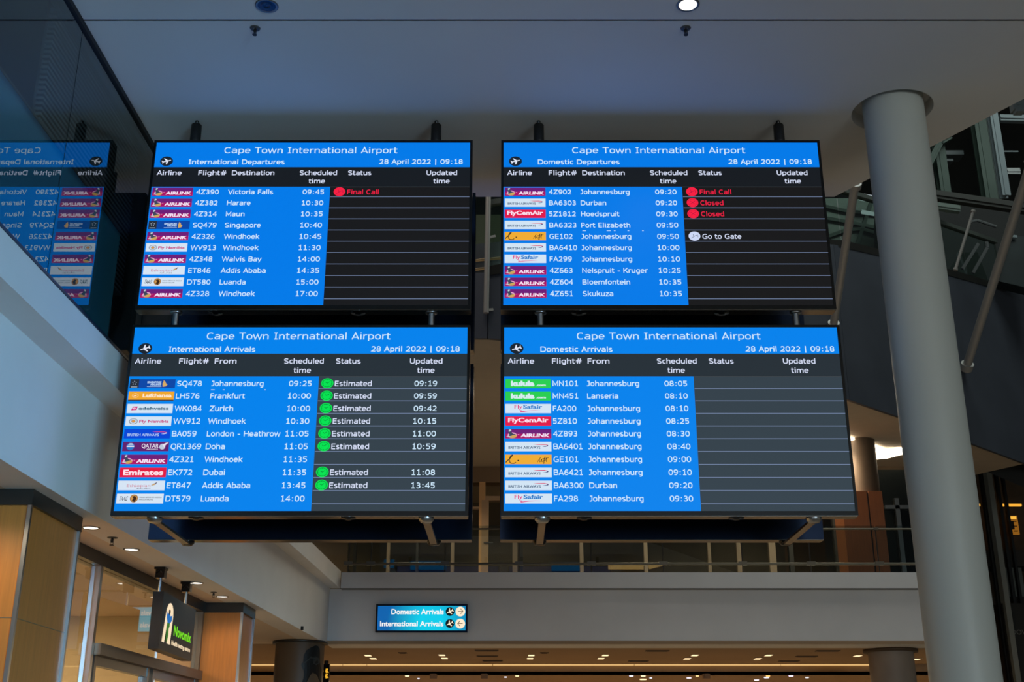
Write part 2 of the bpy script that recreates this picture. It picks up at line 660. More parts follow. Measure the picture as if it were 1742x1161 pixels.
# ---- floor
b = MB()
b.box(-9, 14, -10, 34, -.1, 0)
struct('floor', b, FLOORM)

# ---- high ceiling with a round cut-out for the pillar
PX, PY, PR = 2.427, 6.53, .187
HR = .252
HXc, HYc = PX + .0, PY + .02
b = MB()
out = [Vector((-2.41, -4, ZC)), Vector((8.8, -4, ZC)), Vector((8.8, -2.55, ZC)), Vector((3.21, 6.408, ZC)), Vector((2.367, 7.754, ZC)), Vector((-2.41, 7.754, ZC))]
n = 48
hole = [Vector((HXc + HR * cos(2 * pi * i / n), HYc + HR * sin(2 * pi * i / n), ZC)) for i in range(n)]
JY = 5.583
# seam splits the soffit in two boards; the far board carries the hole, built as a fan between hole and outline
far = [Vector((-2.41, JY + .006, ZC)), Vector((3.72, JY + .006, ZC)), Vector((3.21, 6.408, ZC)), Vector((2.367, 7.754, ZC)), Vector((-2.41, 7.754, ZC))]


def fan(mb, poly, hole, c, z, m=0):
    """quads between a round hole and the polygon around it"""
    def hit(a):
        d = Vector((cos(a), sin(a)))
        best = None
        for i in range(len(poly)):
            p, q = poly[i], poly[(i + 1) % len(poly)]
            e = Vector((q.x - p.x, q.y - p.y))
            den = d.x * e.y - d.y * e.x
            if abs(den) < 1e-9:
                continue
            w_ = Vector((p.x - c[0], p.y - c[1]))
            t = (w_.x * e.y - w_.y * e.x) / den
            s_ = (w_.x * d.y - w_.y * d.x) / den
            if t > 0 and -1e-6 <= s_ <= 1 + 1e-6 and (best is None or t < best):
                best = t
        return Vector((c[0] + d.x * best, c[1] + d.y * best, z))
    angs = set(round(2 * pi * i / len(hole), 6) for i in range(len(hole)))
    for p in poly:
        angs.add(round(math.atan2(p.y - c[1], p.x - c[0]) % (2 * pi), 6))
    angs = sorted(angs)
    inn = [Vector((c[0] + HR * cos(a), c[1] + HR * sin(a), z)) for a in angs]
    ou = [hit(a) for a in angs]
    k = len(angs)
    mb.add(inn + ou, [[(i + 1) % k, i, k + i, k + (i + 1) % k] for i in range(k)], m)


fan(b, far, hole, (HXc, HYc), ZC)
near = [(-2.41, -4, ZC), (8.8, -4, ZC), (8.8, -2.55, ZC), (3.727, JY - .006, ZC), (-2.41, JY - .006, ZC)]
b.add(near, [[4, 3, 2, 1, 0]])
# dark seam
b.box(-2.41, 3.72, JY - .006, JY + .006, ZC + .004, ZC + .02, 1)
# slab edges and top
top = [Vector((p.x, p.y, ZC + .35)) for p in out]
b.add(out + top, [[i, (i + 1) % 6, 6 + (i + 1) % 6, 6 + i] for i in range(6)] + [[6, 7, 8, 9, 10, 11]])
# collar inside the cut-out
b.lathe((HXc, HYc, ZC), [(HR, 0), (HR, .10)], 48)
b.lathe((HXc, HYc, ZC), [(HR, .10), (PR - .02, .10)], 48)
struct('ceiling', b, [CEIL, JOINT])

# ---- round pillar
t = thing('round_pillar', 'tall pale grey round pillar rising through a round ceiling cut-out', 'pillar', (PX, PY, 0))
b = MB()
b.lathe((PX, PY, 0), [(PR, 0), (PR, ZC + .1)], 64)
b.build('shaft', PILLAR, t)
b = MB()
b.lathe((PX, PY, 0), [(PR, 0), (PR + .02, 0), (PR + .02, .15), (PR, .15)], 48)
b.build('base_ring', SATIN, t)

# ---- ceiling lights and sprinklers
def downlight(x, y, z, r, label, lit=True, group=None, power=0, col=(255, 244, 225), k=3.0, rim=SATIN):
    t = thing('downlight', label, 'light', (x, y, z), group)
    b = MB()
    b.lathe((x, y, z), [(r * .86, -.002), (r * 1.0, -.006), (r * 1.12, -.004), (r * 1.14, 0)], 32)
    b.build('rim', rim, t)
    b = MB()
    nn = 28
    if lit:
        b.add([(x + r * .88 * cos(2 * pi * i / nn), y + r * .88 * sin(2 * pi * i / nn), z - .003) for i in range(nn)], [list(range(nn))[::-1]])
        b.build('lens', em(col, k), t)
    else:
        b.lathe((x, y, z), [(r * .88, -.003), (r * .6, -.0025), (r * .55, -.004), (r * .3, -.004), (r * .25, -.002), (.001, -.002)], 28)
        b.build('reflector', mat('blue_black_reflector', (22, 52, 76), .25, .6), t)
    if power:
        l = lamp('SPOT', 'downlight_beam', (x, y, z - .03), power, (1, .78, .5), (0, 0, 0), r, angle=150)
    return t


downlight(.967, 5.44, ZC, .056, 'lit round downlight in the high ceiling above the right displays', power=6)
downlight(-1.35, 5.45, ZC, .056, 'unlit dark round downlight in the high ceiling above the left displays', lit=False)


def sprinkler(x, y, z, label, k=1.0):
    t = thing('sprinkler_head', label, 'sprinkler', (x, y, z))
    b = MB()
    b.lathe((x, y, z), [(.03 * k, 0), (.028 * k, -.004), (.012 * k, -.006)], 20)
    b.build('rosette', mat('grey_metal', (84, 86, 88), .5, .5), t)
    b = MB()
    b.cyl((x, y, z - .004), (x, y, z - .03 * k), .006 * k, n=12)
    b.tube([(x - .008 * k, y, z - .012), (x - .009 * k, y, z - .034 * k), (x, y, z - .042 * k), (x + .009 * k, y, z - .034 * k), (x + .008 * k, y, z - .012)], .0018, n=6)
    b.cyl((x, y, z - .042 * k), (x, y, z - .045 * k), .013 * k, n=14)
    b.build('deflector', MATTE, t)


sprinkler(.985, 5.66, ZC, 'small dark sprinkler head in the high ceiling below the lit downlight')
sprinkler(-1.457, 5.66, ZC, 'small dark sprinkler head in the high ceiling below the unlit downlight')

# ------------------------------------------------------------------ left side: gallery edge, glass wall, fascia, soffit
Ys = [-4, 0, 4, 7, 9, 11, 13, YB]
b = MB()
for a, c in zip(Ys[:-1], Ys[1:]):
    xa, xc = bandX(a), bandX(c)
    fa, fc = (fasX(max(a, 7)) if a >= 7 else -2.60), (fasX(max(c, 7)) if c >= 7 else -2.60)
    # projecting band
    b.hexa([(xa, a, ZB), (xc, c, ZB), (xc - .8, c, ZB), (xa - .8, a, ZB)], [(xa, a, ZG), (xc, c, ZG), (xc - .8, c, ZG), (xa - .8, a, ZG)])
    # main fascia
    b.hexa([(fa, a, ZS), (fc, c, ZS), (fc - .25, c, ZS), (fa - .25, a, ZS)], [(fa, a, ZB), (fc, c, ZB), (fc - .25, c, ZB), (fa - .25, a, ZB)])
struct('wall_left', b, PLASTER)

b = MB()
b.add([(fasX(7), -4, ZS + .001), (fasX(7), 7, ZS + .001), (fasX(YB), YB, ZS + .001), (-8, YB, ZS + .001), (-8, -4, ZS + .001)], [[0, 1, 2, 3, 4]])
struct('ceiling_low', b, SOFFIT)

# dark glass wall standing on the band up to the high ceiling
t = thing('glass_wall', 'tall dark glass wall on the left, mirroring the displays', 'glass wall', (-2.41, 5, ZG))
GY = [-1.2, 1.3, 3.8, 5.62, 7.70]
for a, c in zip(GY[:-1], GY[1:]):
    b = MB()
    b.box(-2.428, -2.416, a + .004, c - .004, ZG + .012, ZC - .03)
    b.build('glass_pane', glass('dark_wall_glass', (200, 218, 222), 1.5, 1), t)
b = MB()
b.box(-2.44, -2.402, -1.2, 7.75, ZC - .035, ZC - .001)
b.box(-2.47, -2.442, -1.2, 7.75, ZC - .09, ZC - .04)
b.build('top_channel', MATTE, t)
b = MB()
b.box(-2.44, -2.404, -1.2, 7.75, ZG + .001, ZG + .016)
b.build('bottom_channel', mat('blue_black_channel', (20, 34, 48), .4), t)

# blue-green panel low behind the glass
t2 = thing('spandrel_panel', 'flat teal panel standing low behind the dark glass wall', 'panel', (-2.75, 4, ZG))
b = MB()
b.box(-2.78, -2.75, -1.5, 7.5, ZG + .001, ZG + 1.13)
b.build('board', mat('teal_board', (14, 120, 150), .8), t2)
b = MB()
b.box(-2.785, -2.745, -1.5, 7.5, ZG + 1.13, ZG + 1.145)
b.build('top_rail', MATTE, t2)

# louvre screen behind the glass
t3 = thing('louvre_screen', 'dark slatted louvre screen behind the left glass wall', 'louvre', (-3.2, 5, ZG))
b = MB()
for i in range(36):
    z = EYE + 3.55 + i * .040
    b.box(-3.17, -3.12, 6.8, 8.7, z, z + .020)
b.build('slats', mat('louvre_grey', (52, 56, 62), .6, .0), t3)
b = MB()
for y in (6.82, 7.02, 8.68):
    b.box(-3.19, -3.17, y - .012, y + .012, ZG + .001, EYE + 4.98)
b.build('frame', MATTE, t3)
# room behind the glass wall
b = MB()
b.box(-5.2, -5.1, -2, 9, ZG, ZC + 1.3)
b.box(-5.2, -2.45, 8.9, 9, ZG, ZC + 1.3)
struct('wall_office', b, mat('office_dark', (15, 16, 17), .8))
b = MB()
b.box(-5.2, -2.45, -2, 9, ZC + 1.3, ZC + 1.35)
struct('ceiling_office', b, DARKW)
lamp('AREA', 'teal_panel_fill', (-2.58, 3.2, ZC + .9), 110, (.7, .92, 1), (0, 0, 0), .15, 7)  # unseen lamp added to light the teal panel behind the glass

# ---- timber clad columns
def timber_column(x0, x1, y0, y1, label, zjs):
    t = thing('timber_column', label, 'column', ((x0 + x1) / 2, (y0 + y1) / 2, 0))
    cap = .085
    b = MB()
    b.box(x0 + .006, x1 - .006, y0 + .006, y1 - .006, 0, ZS - cap)
    b.build('timber_cladding', WOOD, t)
    b = MB()
    for z in zjs:
        b.box(x0 + .004, x1 - .004, y0 + .004, y1 - .004, z, z + .004)
    b.build('panel_joint', WOODG, t)
    for (cx_, cy_) in ((x0, y0), (x1, y0), (x1, y1), (x0, y1)):
        b = MB()
        sx = .011
        b.box(cx_ - sx, cx_ + sx, cy_ - sx, cy_ + sx, 0, ZS - cap)
        b.build('corner_strip', STEEL, t)
    b = MB()
    b.box(x0 - .012, x1 + .012, y0 - .012, y1 + .012, ZS - cap, ZS - .001)
    b.box(x0 - .016, x1 + .016, y0 - .016, y1 + .016, ZS - cap - .006, ZS - cap)
    b.build('capital', DKSTEEL, t)
    return t


timber_column(-3.30, -2.70, 6.51, 7.29, 'timber-clad column with steel corners at the left edge, nearest one', (2.37, 1.4, .5))
timber_column(-2.925, -2.554, 11.33, 11.86, 'timber-clad column with steel corners beyond the hanging black sign', (2.25, 1.4, .5))

# ---- soffit lights
names = ['lit soffit downlight beside the nearest timber column', 'lit soffit downlight above the near end of the shop header, second behind the near column',
         'lit soffit downlight just behind the hanging black sign', 'lit soffit downlight in front of the farther timber column']
for (x, y), nm in zip([(-2.75, 7.63), (-2.73, 8.44), (-2.67, 10.06), (-2.65, 10.9)], names):
    downlight(x, y, ZS, .052, nm, group=None, power=16 if y < 10.5 else 9)
for y, nm in ((6.0, 'soffit downlight in front of the nearest timber column, outside the view'), (5.0, 'soffit downlight nearest the photographer, outside the view')):
    downlight(-2.98, y, ZS, .052, nm, power=22)
sprinkler(-2.72, 7.98, ZS, 'small dark sprinkler head between the two nearest soffit downlights', 1.2)
sprinkler(-2.66, 10.62, ZS, 'small dark sprinkler head before the farther timber column', 1.0)
b = MB()
b.cyl((-2.32, 13.3, ZS), (-2.32, 13.3, ZS - .04), .016, n=14)
tag(b.build('ceiling_sensor', MATTE), 'small dark sensor stub under the soffit beyond the timber columns', 'sensor')

# ---- shop front
b = MB()
A0, A1 = 7.3, 11.36
b.hexa([(shopX(A0), A0, ZS - .09), (shopX(A1), A1, ZS - .09), (shopX(A1) - .12, A1, ZS - .09), (shopX(A0) - .12, A0, ZS - .09)],
       [(shopX(A0), A0, ZS), (shopX(A1), A1, ZS), (shopX(A1) - .12, A1, ZS), (shopX(A0) - .12, A0, ZS)])
struct('trim_1', b, DKSTEEL, 'dark metal header beam over the shop front')


def shop_pane(y0, y1, z0, z1, nm):
    b = MB()
    b.hexa([(shopX(y0) - .05, y0, z0), (shopX(y1) - .05, y1, z0), (shopX(y1) - .062, y1, z0), (shopX(y0) - .062, y0, z0)],
           [(shopX(y0) - .05, y0, z1), (shopX(y1) - .05, y1, z1), (shopX(y1) - .062, y1, z1), (shopX(y0) - .062, y0, z1)])
    o = b.build(nm, glass('shop_glass', (240, 232, 215), 1.5, .95))
    o['kind'] = 'structure'
    return o


def shop_post(y, wd, z0, z1):
    x = shopX(y) - .04
    b.box(x - .05, x + .025, y - wd / 2, y + wd / 2, z0, z1)


zt = .80 + EYE
w1 = shop_pane(7.3, 8.62, 0, ZS - .09, 'window_1')
w2 = shop_pane(8.70, 11.28, zt + .05, ZS - .09, 'window_2')
w3 = shop_pane(8.70, 9.95, 0, zt - .03, 'door_1')
w4 = shop_pane(10.0, 11.28, 0, zt - .03, 'door_2')
b = MB(); shop_post(8.66, .05, 0, ZS - .09); b.build('window_frame', STEEL, w1)
b = MB(); shop_post(11.31, .05, 0, ZS - .09)
b.hexa([(shopX(8.7) + .03, 8.69, zt - .03), (shopX(11.28) + .03, 11.28, zt - .03), (shopX(11.28) - .1, 11.28, zt - .03), (shopX(8.7) - .1, 8.69, zt - .03)],
       [(shopX(8.7) + .03, 8.69, zt + .05), (shopX(11.28) + .03, 11.28, zt + .05), (shopX(11.28) - .1, 11.28, zt + .05), (shopX(8.7) - .1, 8.69, zt + .05)])
b.build('window_frame', mat('shop_frame', (112, 100, 86), .4, .5), w2)
for wv, (ya, yb) in ((w3, (8.72, 9.93)), (w4, (10.02, 11.26))):
    b = MB()
    shop_post(ya + .02, .045, 0, zt - .03); shop_post(yb - .02, .045, 0, zt - .03)
    for z in (0, zt - .10):
        x = shopX(ya) - .04
        b.hexa([(shopX(ya) - .02, ya, z), (shopX(yb) - .02, yb, z), (shopX(yb) - .08, yb, z), (shopX(ya) - .08, ya, z)],
               [(shopX(ya) - .02, ya, z + .07), (shopX(yb) - .02, yb, z + .07), (shopX(yb) - .08, yb, z + .07), (shopX(ya) - .08, ya, z + .07)])
    b.build('door_frame', SATIN, wv)
b = MB()
b.box(-8, -7.9, 5, YB, 0, ZS)
b.box(-8, -3.2, 12.4, 12.5, 0, ZS)
b.box(-8, -3.36, 6.6, 6.7, 0, ZS)
struct('wall_shop', b, mat('shop_wall', (214, 200, 172), .8))
lamp('AREA', 'shop_light', (-5, 9.6, ZS - .05), 230, (1, .86, .66), (0, 0, 0), 2.5, 3.5)

# ---- hanging box sign
sy0, sy1 = 9.12, 10.22
szt, szb = 1.277 + EYE, .85 + EYE
sxn, sxf = -2.665, -2.70           # front edge of the printed face, near and far
t = thing('hanging_sign', 'black box sign with cream arch and green lettering hanging by the shop front', 'sign', (-2.7, 9.66, szb))
th = .082
b = MB()
b.hexa([(sxn, sy0, szb), (sxf, sy1, szb), (sxf - th, sy1, szb), (sxn - th, sy0, szb)], [(sxn, sy0, szt), (sxf, sy1, szt), (sxf - th, sy1, szt), (sxn - th, sy0, szt)])
b.build('sign_box', mat('sign_black', (20, 21, 21), .4), t)
for yy in (9.25, 10.02):
    xx = -2.74
    b = MB()
    b.cyl((xx, yy, szt), (xx, yy, ZS - .03), .011, n=16)
    b.build('hanging_rod', STEEL, t)
    b = MB()
    b.box(xx - .035, xx + .035, yy - .035, yy + .035, ZS - .085, ZS - .001)
    b.box(xx - .045, xx + .04, yy - .045, yy + .045, ZS - .02, ZS - .0015)
    b.tube([(xx + .03, yy - .04, ZS - .06), (xx - .0, yy - .05, ZS - .02), (xx - .03, yy - .045, ZS - .05)], .003, n=6)
    b.build('ceiling_clamp', BLACK, t)
ux = Vector((sxf - sxn, sy1 - sy0, 0)); LN = ux.length
f = Face((sxn, sy0, szt), ux, (0, 0, 1), (1.0, .03, 0))
H = szt - szb
W = lambda u: u * LN
V = lambda v: v * H
b = MB()
outer = [(.055, .86), (.105, .36), (.12, .26), (.16, .165), (.215, .135), (.265, .16), (.30, .23), (.315, .34), (.29, .86), (.20, .86), (.225, .42), (.215, .33), (.185, .33), (.17, .42), (.125, .86)]
f.poly(b, [(W(u), V(v)) for u, v in outer], .002)
f.text(b, 'Health testing centre', W(.335), V(.845), V(.075), width=W(.585), bold=.03, l=.002)
b.build('cream_emblem', em((250, 224, 186), 1.0), t)
b = MB()
blue = [(.115, .30), (.15, .36), (.165, .32), (.19, .36), (.215, .31), (.23, .37), (.285, .34), (.275, .44), (.235, .50), (.16, .50), (.13, .43)]
f.poly(b, [(W(u), V(v)) for u, v in blue], .004)
b.build('blue_flower', em((24, 110, 190), .9), t)
b = MB()
f.disc(b, W(.195), V(.30), W(.025), V(.045), .005)
b.build('flower_centre', MATTE, t)
b = MB()
f.poly(b, [(W(u), V(v)) for u, v in [(.165, .49), (.235, .49), (.235, .55), (.215, .60), (.22, .72), (.195, .84), (.165, .80), (.15, .62)]], .003)
b.build('green_stem', em((58, 120, 30), .9), t)
b = MB()
f.text(b, 'Novomix', W(.375), V(.665), V(.17), width=W(.545), bold=.03, l=.002)
b.build('sign_lettering', em((120, 225, 20), .95), t)

# ------------------------------------------------------------------ gallery front with the wall sign
XL, XR = -2.19, 5.66
b = MB()
b.box(XL - .16, XR, YB, YB + .5, ZS, ZB - .01)
b.box(XL, XR, YB - .10, YB + .5, ZB - .01, ZG - .03)
b.box(XL, XR, YB - .10, YB + .02, ZB - .02, ZB - .01, 1)
struct('wall_back', b, [PLASTER, mat('shadow_joint', (128, 126, 122), .8)])
b = MB()
b.prism([(-9, YB + .5, ZG - .2), (5.7, YB + .5, ZG - .2), (7.6, 20.4, ZG - .2), (8.6, 23, ZG - .2), (-9, 23, ZG - .2)], (0, 0, .1))
struct('floor_gallery', b, CARPET)
b = MB()
b.prism([(-9, YB - .02, ZS + .001), (5.66, YB - .02, ZS + .001), (6.8, 18.3, ZS + .001), (-9, 18.3, ZS + .001)], (0, 0, .04))
b.box(-9, 6.8, 18.3, 18.45, 1.33 + EYE, ZS + .04)
b.prism([(-9, 18.3, 1.33 + EYE), (6.8, 18.3, 1.33 + EYE), (10, 26.4, 1.33 + EYE), (-9, 26.4, 1.33 + EYE)], (0, 0, .04))
CONC = mat('concourse_soffit', (168, 138, 104), .75, noise=.05, nscale=1)
struct('ceiling_concourse', b, CONC)
b = MB()
b.box(-9, 12, 26.4, 26.5, 0, 3.2)
struct('wall_far', b, DARKW)

# sign
q0 = atY(640, 1028, YB - .09)
q1 = atY(795, 1076, YB - .09)
sx0, sx1, sz1, sz0 = q0.x, q1.x, q0.z, q1.z - .002
SW, SH = sx1 - sx0, sz1 - sz0
t = thing('arrivals_sign', 'backlit cyan directional sign reading Domestic Arrivals and International Arrivals', 'sign', ((sx0 + sx1) / 2, YB - .05, sz0))
b = MB()
b.box(sx0, sx1, YB - .085, YB - .002, sz0, sz1)
b.build('sign_case', BLACK, t)
f = Face((sx0, YB - .087, sz1), (1, 0, 0), (0, 0, 1), (0, -1, 0))
mg = .024
cyan = bpy.data.materials.new('backlit_cyan')
cyan.use_nodes = True
nt = cyan.node_tree
B = nt.nodes['Principled BSDF']
B.inputs['Base Color'].default_value = (.01, .02, .03, 1)
tc = nt.nodes.new('ShaderNodeTexCoord')
mp = nt.nodes.new('ShaderNodeMapping')
gr = nt.nodes.new('ShaderNodeTexGradient')
gr.gradient_type = 'SPHERICAL'
mp.inputs['Location'].default_value = (-.21, 0, -.25)
mp.inputs['Scale'].default_value = (1.75, 1, 1.9)
cr = nt.nodes.new('ShaderNodeValToRGB')
cr.color_ramp.elements[0].position = .02
cr.color_ramp.elements[0].color = rgb(4, 96, 170)
cr.color_ramp.elements[1].position = .75
cr.color_ramp.elements[1].color = rgb(0, 205, 235)
e2 = cr.color_ramp.elements.new(.4)
e2.color = rgb(10, 165, 205)
nt.links.new(tc.outputs['Object'], mp.inputs[0])
nt.links.new(mp.outputs[0], gr.inputs[0])
nt.links.new(gr.outputs['Color'], cr.inputs[0])
nt.links.new(cr.outputs[0], B.inputs['Emission Color'])
B.inputs['Emission Strength'].default_value = 1
b = MB()
f.rect(b, mg, SW - mg, mg, SH - mg)
sp = b.build('sign_face', cyan, t)
k = SW / 1475.0        # sign drawn at the scale of the enlarged photograph
U = lambda x: (x - 100) * k
VV = lambda y: (y - 115) * SH / 462
b = MB()
f.text(b, 'Domestic Arrivals', U(348), VV(282), (282 - 205) * k, width=(1192 - 348) * k, bold=.022, l=.002)
f.text(b, 'International Arrivals', U(175), VV(478), (478 - 400) * k, width=(1190 - 175) * k, bold=.022, l=.002)
b.build('sign_lettering', em((255, 250, 245), 1.0), sp)
b = MB()
for yy in (240, 436):
    f.disc(b, U(1293), VV(yy), 70 * k, l=.0015)
b.build('icon_disc', em((14, 18, 20), 1), sp)
b = MB()
for yy in (240, 436):
    plane_icon(f, b, U(1293), VV(yy), 58 * k, 205, .003, 0)
b.build('plane_icon', em((255, 236, 205), 1), sp)
b = MB()
for yy in (240, 438):
    f.disc(b, U(1459), VV(yy), 78 * k, l=.0015)
b.build('arrow_disc', em((255, 236, 205), 1), sp)
b = MB()
for yy, s_ in ((238, 1), (436, -1)):
    f.line(b, (U(1459 - 40), VV(yy)), (U(1459 + 40), VV(yy)), 8 * k, .003)
    for sg in (-1, 1):
        f.line(b, (U(1459 + s_ * 42), VV(yy)), (U(1459 + s_ * 2), VV(yy + sg * 42)), 9 * k, .003)
b.build('arrow', em((70, 45, 18), 1), sp)

# ---- soffit lights of the concourse (pairs of slim rectangular lights)
def slim(px, py, wpx, z, label, grp, col=(255, 222, 170), k=1.5):
    p = atZ(px, py, z)
    hw = wpx / 2 / F * (p - Vector((0, 0, EYE))).length
    t = thing('ceiling_lamp', label, 'light', (p.x, p.y, z), grp)
    b = MB()
    b.box(p.x - hw - .015, p.x + hw + .015, p.y - .10, p.y + .10, z - .006, z - .0005)
    b.build('lamp_frame', BRASS, t)
    b = MB()
    b.box(p.x - hw, p.x + hw, p.y - .085, p.y + .085, z - .009, z - .0062)
    b.build('lamp_lens', em(col, k), t)


pairs = [('left of the wall sign, nearer of its pair', 626, 1115.3), ('left of the wall sign, farther of its pair', 635, 1120.4),
         ('under the right part of the wall sign, nearer of its pair', 751.8, 1114.6), ('under the right part of the wall sign, farther of its pair', 756.4, 1120),
         ('under the gap between the displays, nearer of its pair', 903.9, 1115), ('under the gap between the displays, farther of its pair', 901.8, 1120.3),
         ('below the domestic arrivals display, nearer left pair', 1029.7, 1115), ('below the domestic arrivals display, farther left pair', 1022.3, 1120.3),
         ('below the middle of the right displays, nearer of its pair', 1182, 1115), ('below the middle of the right displays, farther of its pair', 1169, 1120.7),
         ('below the right part of the right displays, nearer of its pair', 1307.4, 1115), ('below the right part of the right displays, farther of its pair', 1289, 1120.7),
         ('just left of the brown round column', 1459, 1115.8), ('between the brown round column and the big pillar', 1558, 1121.6)]
for nm, x, y in pairs:
    slim(x, y, 10, ZS, 'slim warm soffit light ' + nm, 'slim lights of the low soffit')
# continuous light line along the drop in the soffit
t = thing('light_strip', 'long thin warm light strip across the low soffit', 'light strip', (2, 18.28, ZS - .02))
p0, p1 = atY(560, 1130, 18.27), atY(1481, 1130, 18.27)
cuts = [p0.x - 2.4, atY(583, 1130, 18.27).x, atY(624, 1130, 18.27).x, atY(838, 1130, 18.27).x, atY(1079, 1130, 18.27).x, atY(1328, 1130, 18.27).x, p1.x]
for a, c in zip(cuts[:-1], cuts[1:]):
    b = MB()
    b.box(a + .006, c - .006, 18.255, 18.29, ZS - .024, ZS - .006)
    b.build('strip_section', em((232, 186, 120), .95), t)
b = MB()
b.box(cuts[0], cuts[-1], 18.255, 18.295, ZS - .006, ZS)
b.build('strip_holder', CONC, t)
# spots of the farther concourse ceiling
zf = 1.33 + EYE
far_spots = [(692.8, 1144.4, 8, (255, 230, 180), 'warm, below the wall sign'), (879.7, 1144.4, 7, (255, 220, 165), 'warm, below the gap between the displays'), (860, 1152, 5, (235, 235, 245), 'white, below the warm one under the display gap'),
             (712, 1154.5, 4, (235, 235, 245), 'white, low under the wall sign'), (1073.8, 1149.4, 8, (225, 225, 255), 'cool white, left of the bright cluster'), (1094, 1146, 9, (255, 225, 180), 'warm, upper one of the bright cluster'),
             (1094, 1156, 13, (255, 225, 170), 'warm and widest, bottom of the bright cluster'), (1107, 1153.6, 5, (235, 240, 255), 'small cool white, right of the bright cluster'), (1186, 1147, 6, (255, 205, 140), 'warm, left of the dark blue board'),
             (1172, 1153.6, 9, (245, 235, 255), 'cool white above the dark blue board'), (1306, 1144.5, 8, (255, 190, 110), 'orange, above two cool ones'), (1304, 1152.7, 10, (240, 240, 255), 'cool white under the orange one'),
             (1287, 1157, 9, (255, 235, 255), 'cool white lowest of the right group'), (1345.6, 1149.7, 9, (240, 215, 255), 'pinkish white right of the orange one'), (1372.9, 1152.7, 7, (225, 225, 230), 'dim white, rightmost before the brown column')]
for x, y, wp, c, nm in far_spots:
    p = atZ(x, y, zf)
    if p.y < 18.55:
        p = Vector((p.x * 18.55 / p.y, 18.55, zf))
    r = wp / 2 / F * p.y
    b = MB()
    b.cyl((p.x, p.y, zf), (p.x, p.y, zf - .014), r * .9, r * .8, n=16)
    tag(b.build('spotlight', em(c, 1.5)), 'small round far concourse spotlight, ' + nm, 'light', 'spotlights of the far concourse')
# vents in the soffit
for x, y, wpx, nm in [(685, 1111, 14, 'just below the left part of the wall sign'), (828, 1107, 40, 'between wall sign and display gap, nearest'), (829, 1116.5, 36, 'between wall sign and display gap, middle'), (838, 1124.5, 34, 'between wall sign and display gap, farthest'),
                      (926, 1111, 14, 'under the left part of the domestic arrivals display'), (1118, 1107.5, 40, 'right of the glare spot in the soffit'), (1086, 1125, 34, 'in front of the light strip, centre right'), (1372, 1117, 36, 'left of the brown round column, middle'),
                      (1408, 1107.5, 40, 'left of the brown round column, nearest'), (1342, 1125, 34, 'left of the brown round column, farthest')]:
    p = atZ(x, y, ZS)
    hw = wpx / 2 / F * p.y * .98
    b = MB()
    b.box(p.x - hw, p.x + hw, p.y - .06, p.y + .06, ZS - .008, ZS - .0005)
    b.box(p.x - hw + .02, p.x + hw - .02, p.y - .012, p.y + .012, ZS - .014, ZS - .008)
    tag(b.build('air_vent', mat('brown_vent', (82, 60, 38), .6)), 'dark slot vent in the low soffit, ' + nm, 'vent', 'slot vents of the low soffit')
# things under the far ceiling: shop boards
for nm, x0, x1, y0, Y, col, lab in [('shop_board', 725, 838, 1151, 21.5, (26, 62, 98), 'blue shop board low under the wall sign'), ('shop_board', 1171, 1273, 1156, 21.5, (18, 44, 72), 'dark blue board low under the right displays'),
                                    ('wooden_board', 928, 995, 1150, 21, (92, 56, 22), 'brown timber panel below the domestic arrivals display'), ('wooden_board', 573, 640, 1150, 21, (70, 46, 20), 'brown timber panel low between the head poster and wall sign')]:
    a, c = atY(x0, y0, Y), atY(x1, y0, Y)
    b = MB()
    za_ = min(a.z, 1.33 + EYE - .002)
    b.box(a.x, c.x, Y, Y + .06, .6, za_)
    b.box(a.x, a.x + .05, Y - .01, Y + .06, 0, za_)
    b.box(c.x - .05, c.x, Y - .01, Y + .06, 0, za_)
    tag(b.build(nm, mat('board_%d' % x0, col, .5)), lab, 'board')
for x, lab in ((737, 'small pale bracket under the far ceiling, left of the two below the wall sign'), (824, 'small pale bracket under the far ceiling, right of the two beside the wall sign'), (1202, 'pale bracket under the far ceiling below the right displays')):
    p = atZ(x, 1147, zf)
    b = MB()
    b.box(p.x - .05, p.x + .05, p.y - .02, p.y + .10, zf - .07, zf)
    b.box(p.x - .035, p.x + .035, p.y - .05, p.y - .02, zf - .05, zf)
    tag(b.build('ceiling_bracket', mat('pale_bracket', (150, 120, 90), .6)), lab, 'bracket')
# black sign with gold characters beside the left round column
p = atY(548, 1128, 16.6)
q = atY(561, 1128, 16.6)
t = thing('gold_lettered_sign', 'narrow black sign with gold characters beside the head poster column', 'sign', ((p.x + q.x) / 2, 16.6, 1.2))
b = MB()
b.box(p.x, q.x, 16.6, 16.68, 1.2, p.z - .02)
b.cyl(((p.x + q.x) / 2, 16.64, p.z - .02), ((p.x + q.x) / 2, 16.64, p.z + .03), .03, n=12)
b.build('sign_board', BLACK, t)
b = MB()
f = Face((p.x, 16.598, p.z - .05), (1, 0, 0), (0, 0, 1), (0, -1, 0))
for v in (.03, .10, .26):
    f.poly(b, [(.055, v), (.09, v), (.08, v + .025), (.10, v + .05), (.06, v + .06), (.05, v + .035)], .001)
    f.poly(b, [(.0, v + .01), (.02, v), (.025, v + .04), (.01, v + .06), (.0, v + .05)], .001)
b.build('gold_characters', em((235, 175, 50), 1), t)

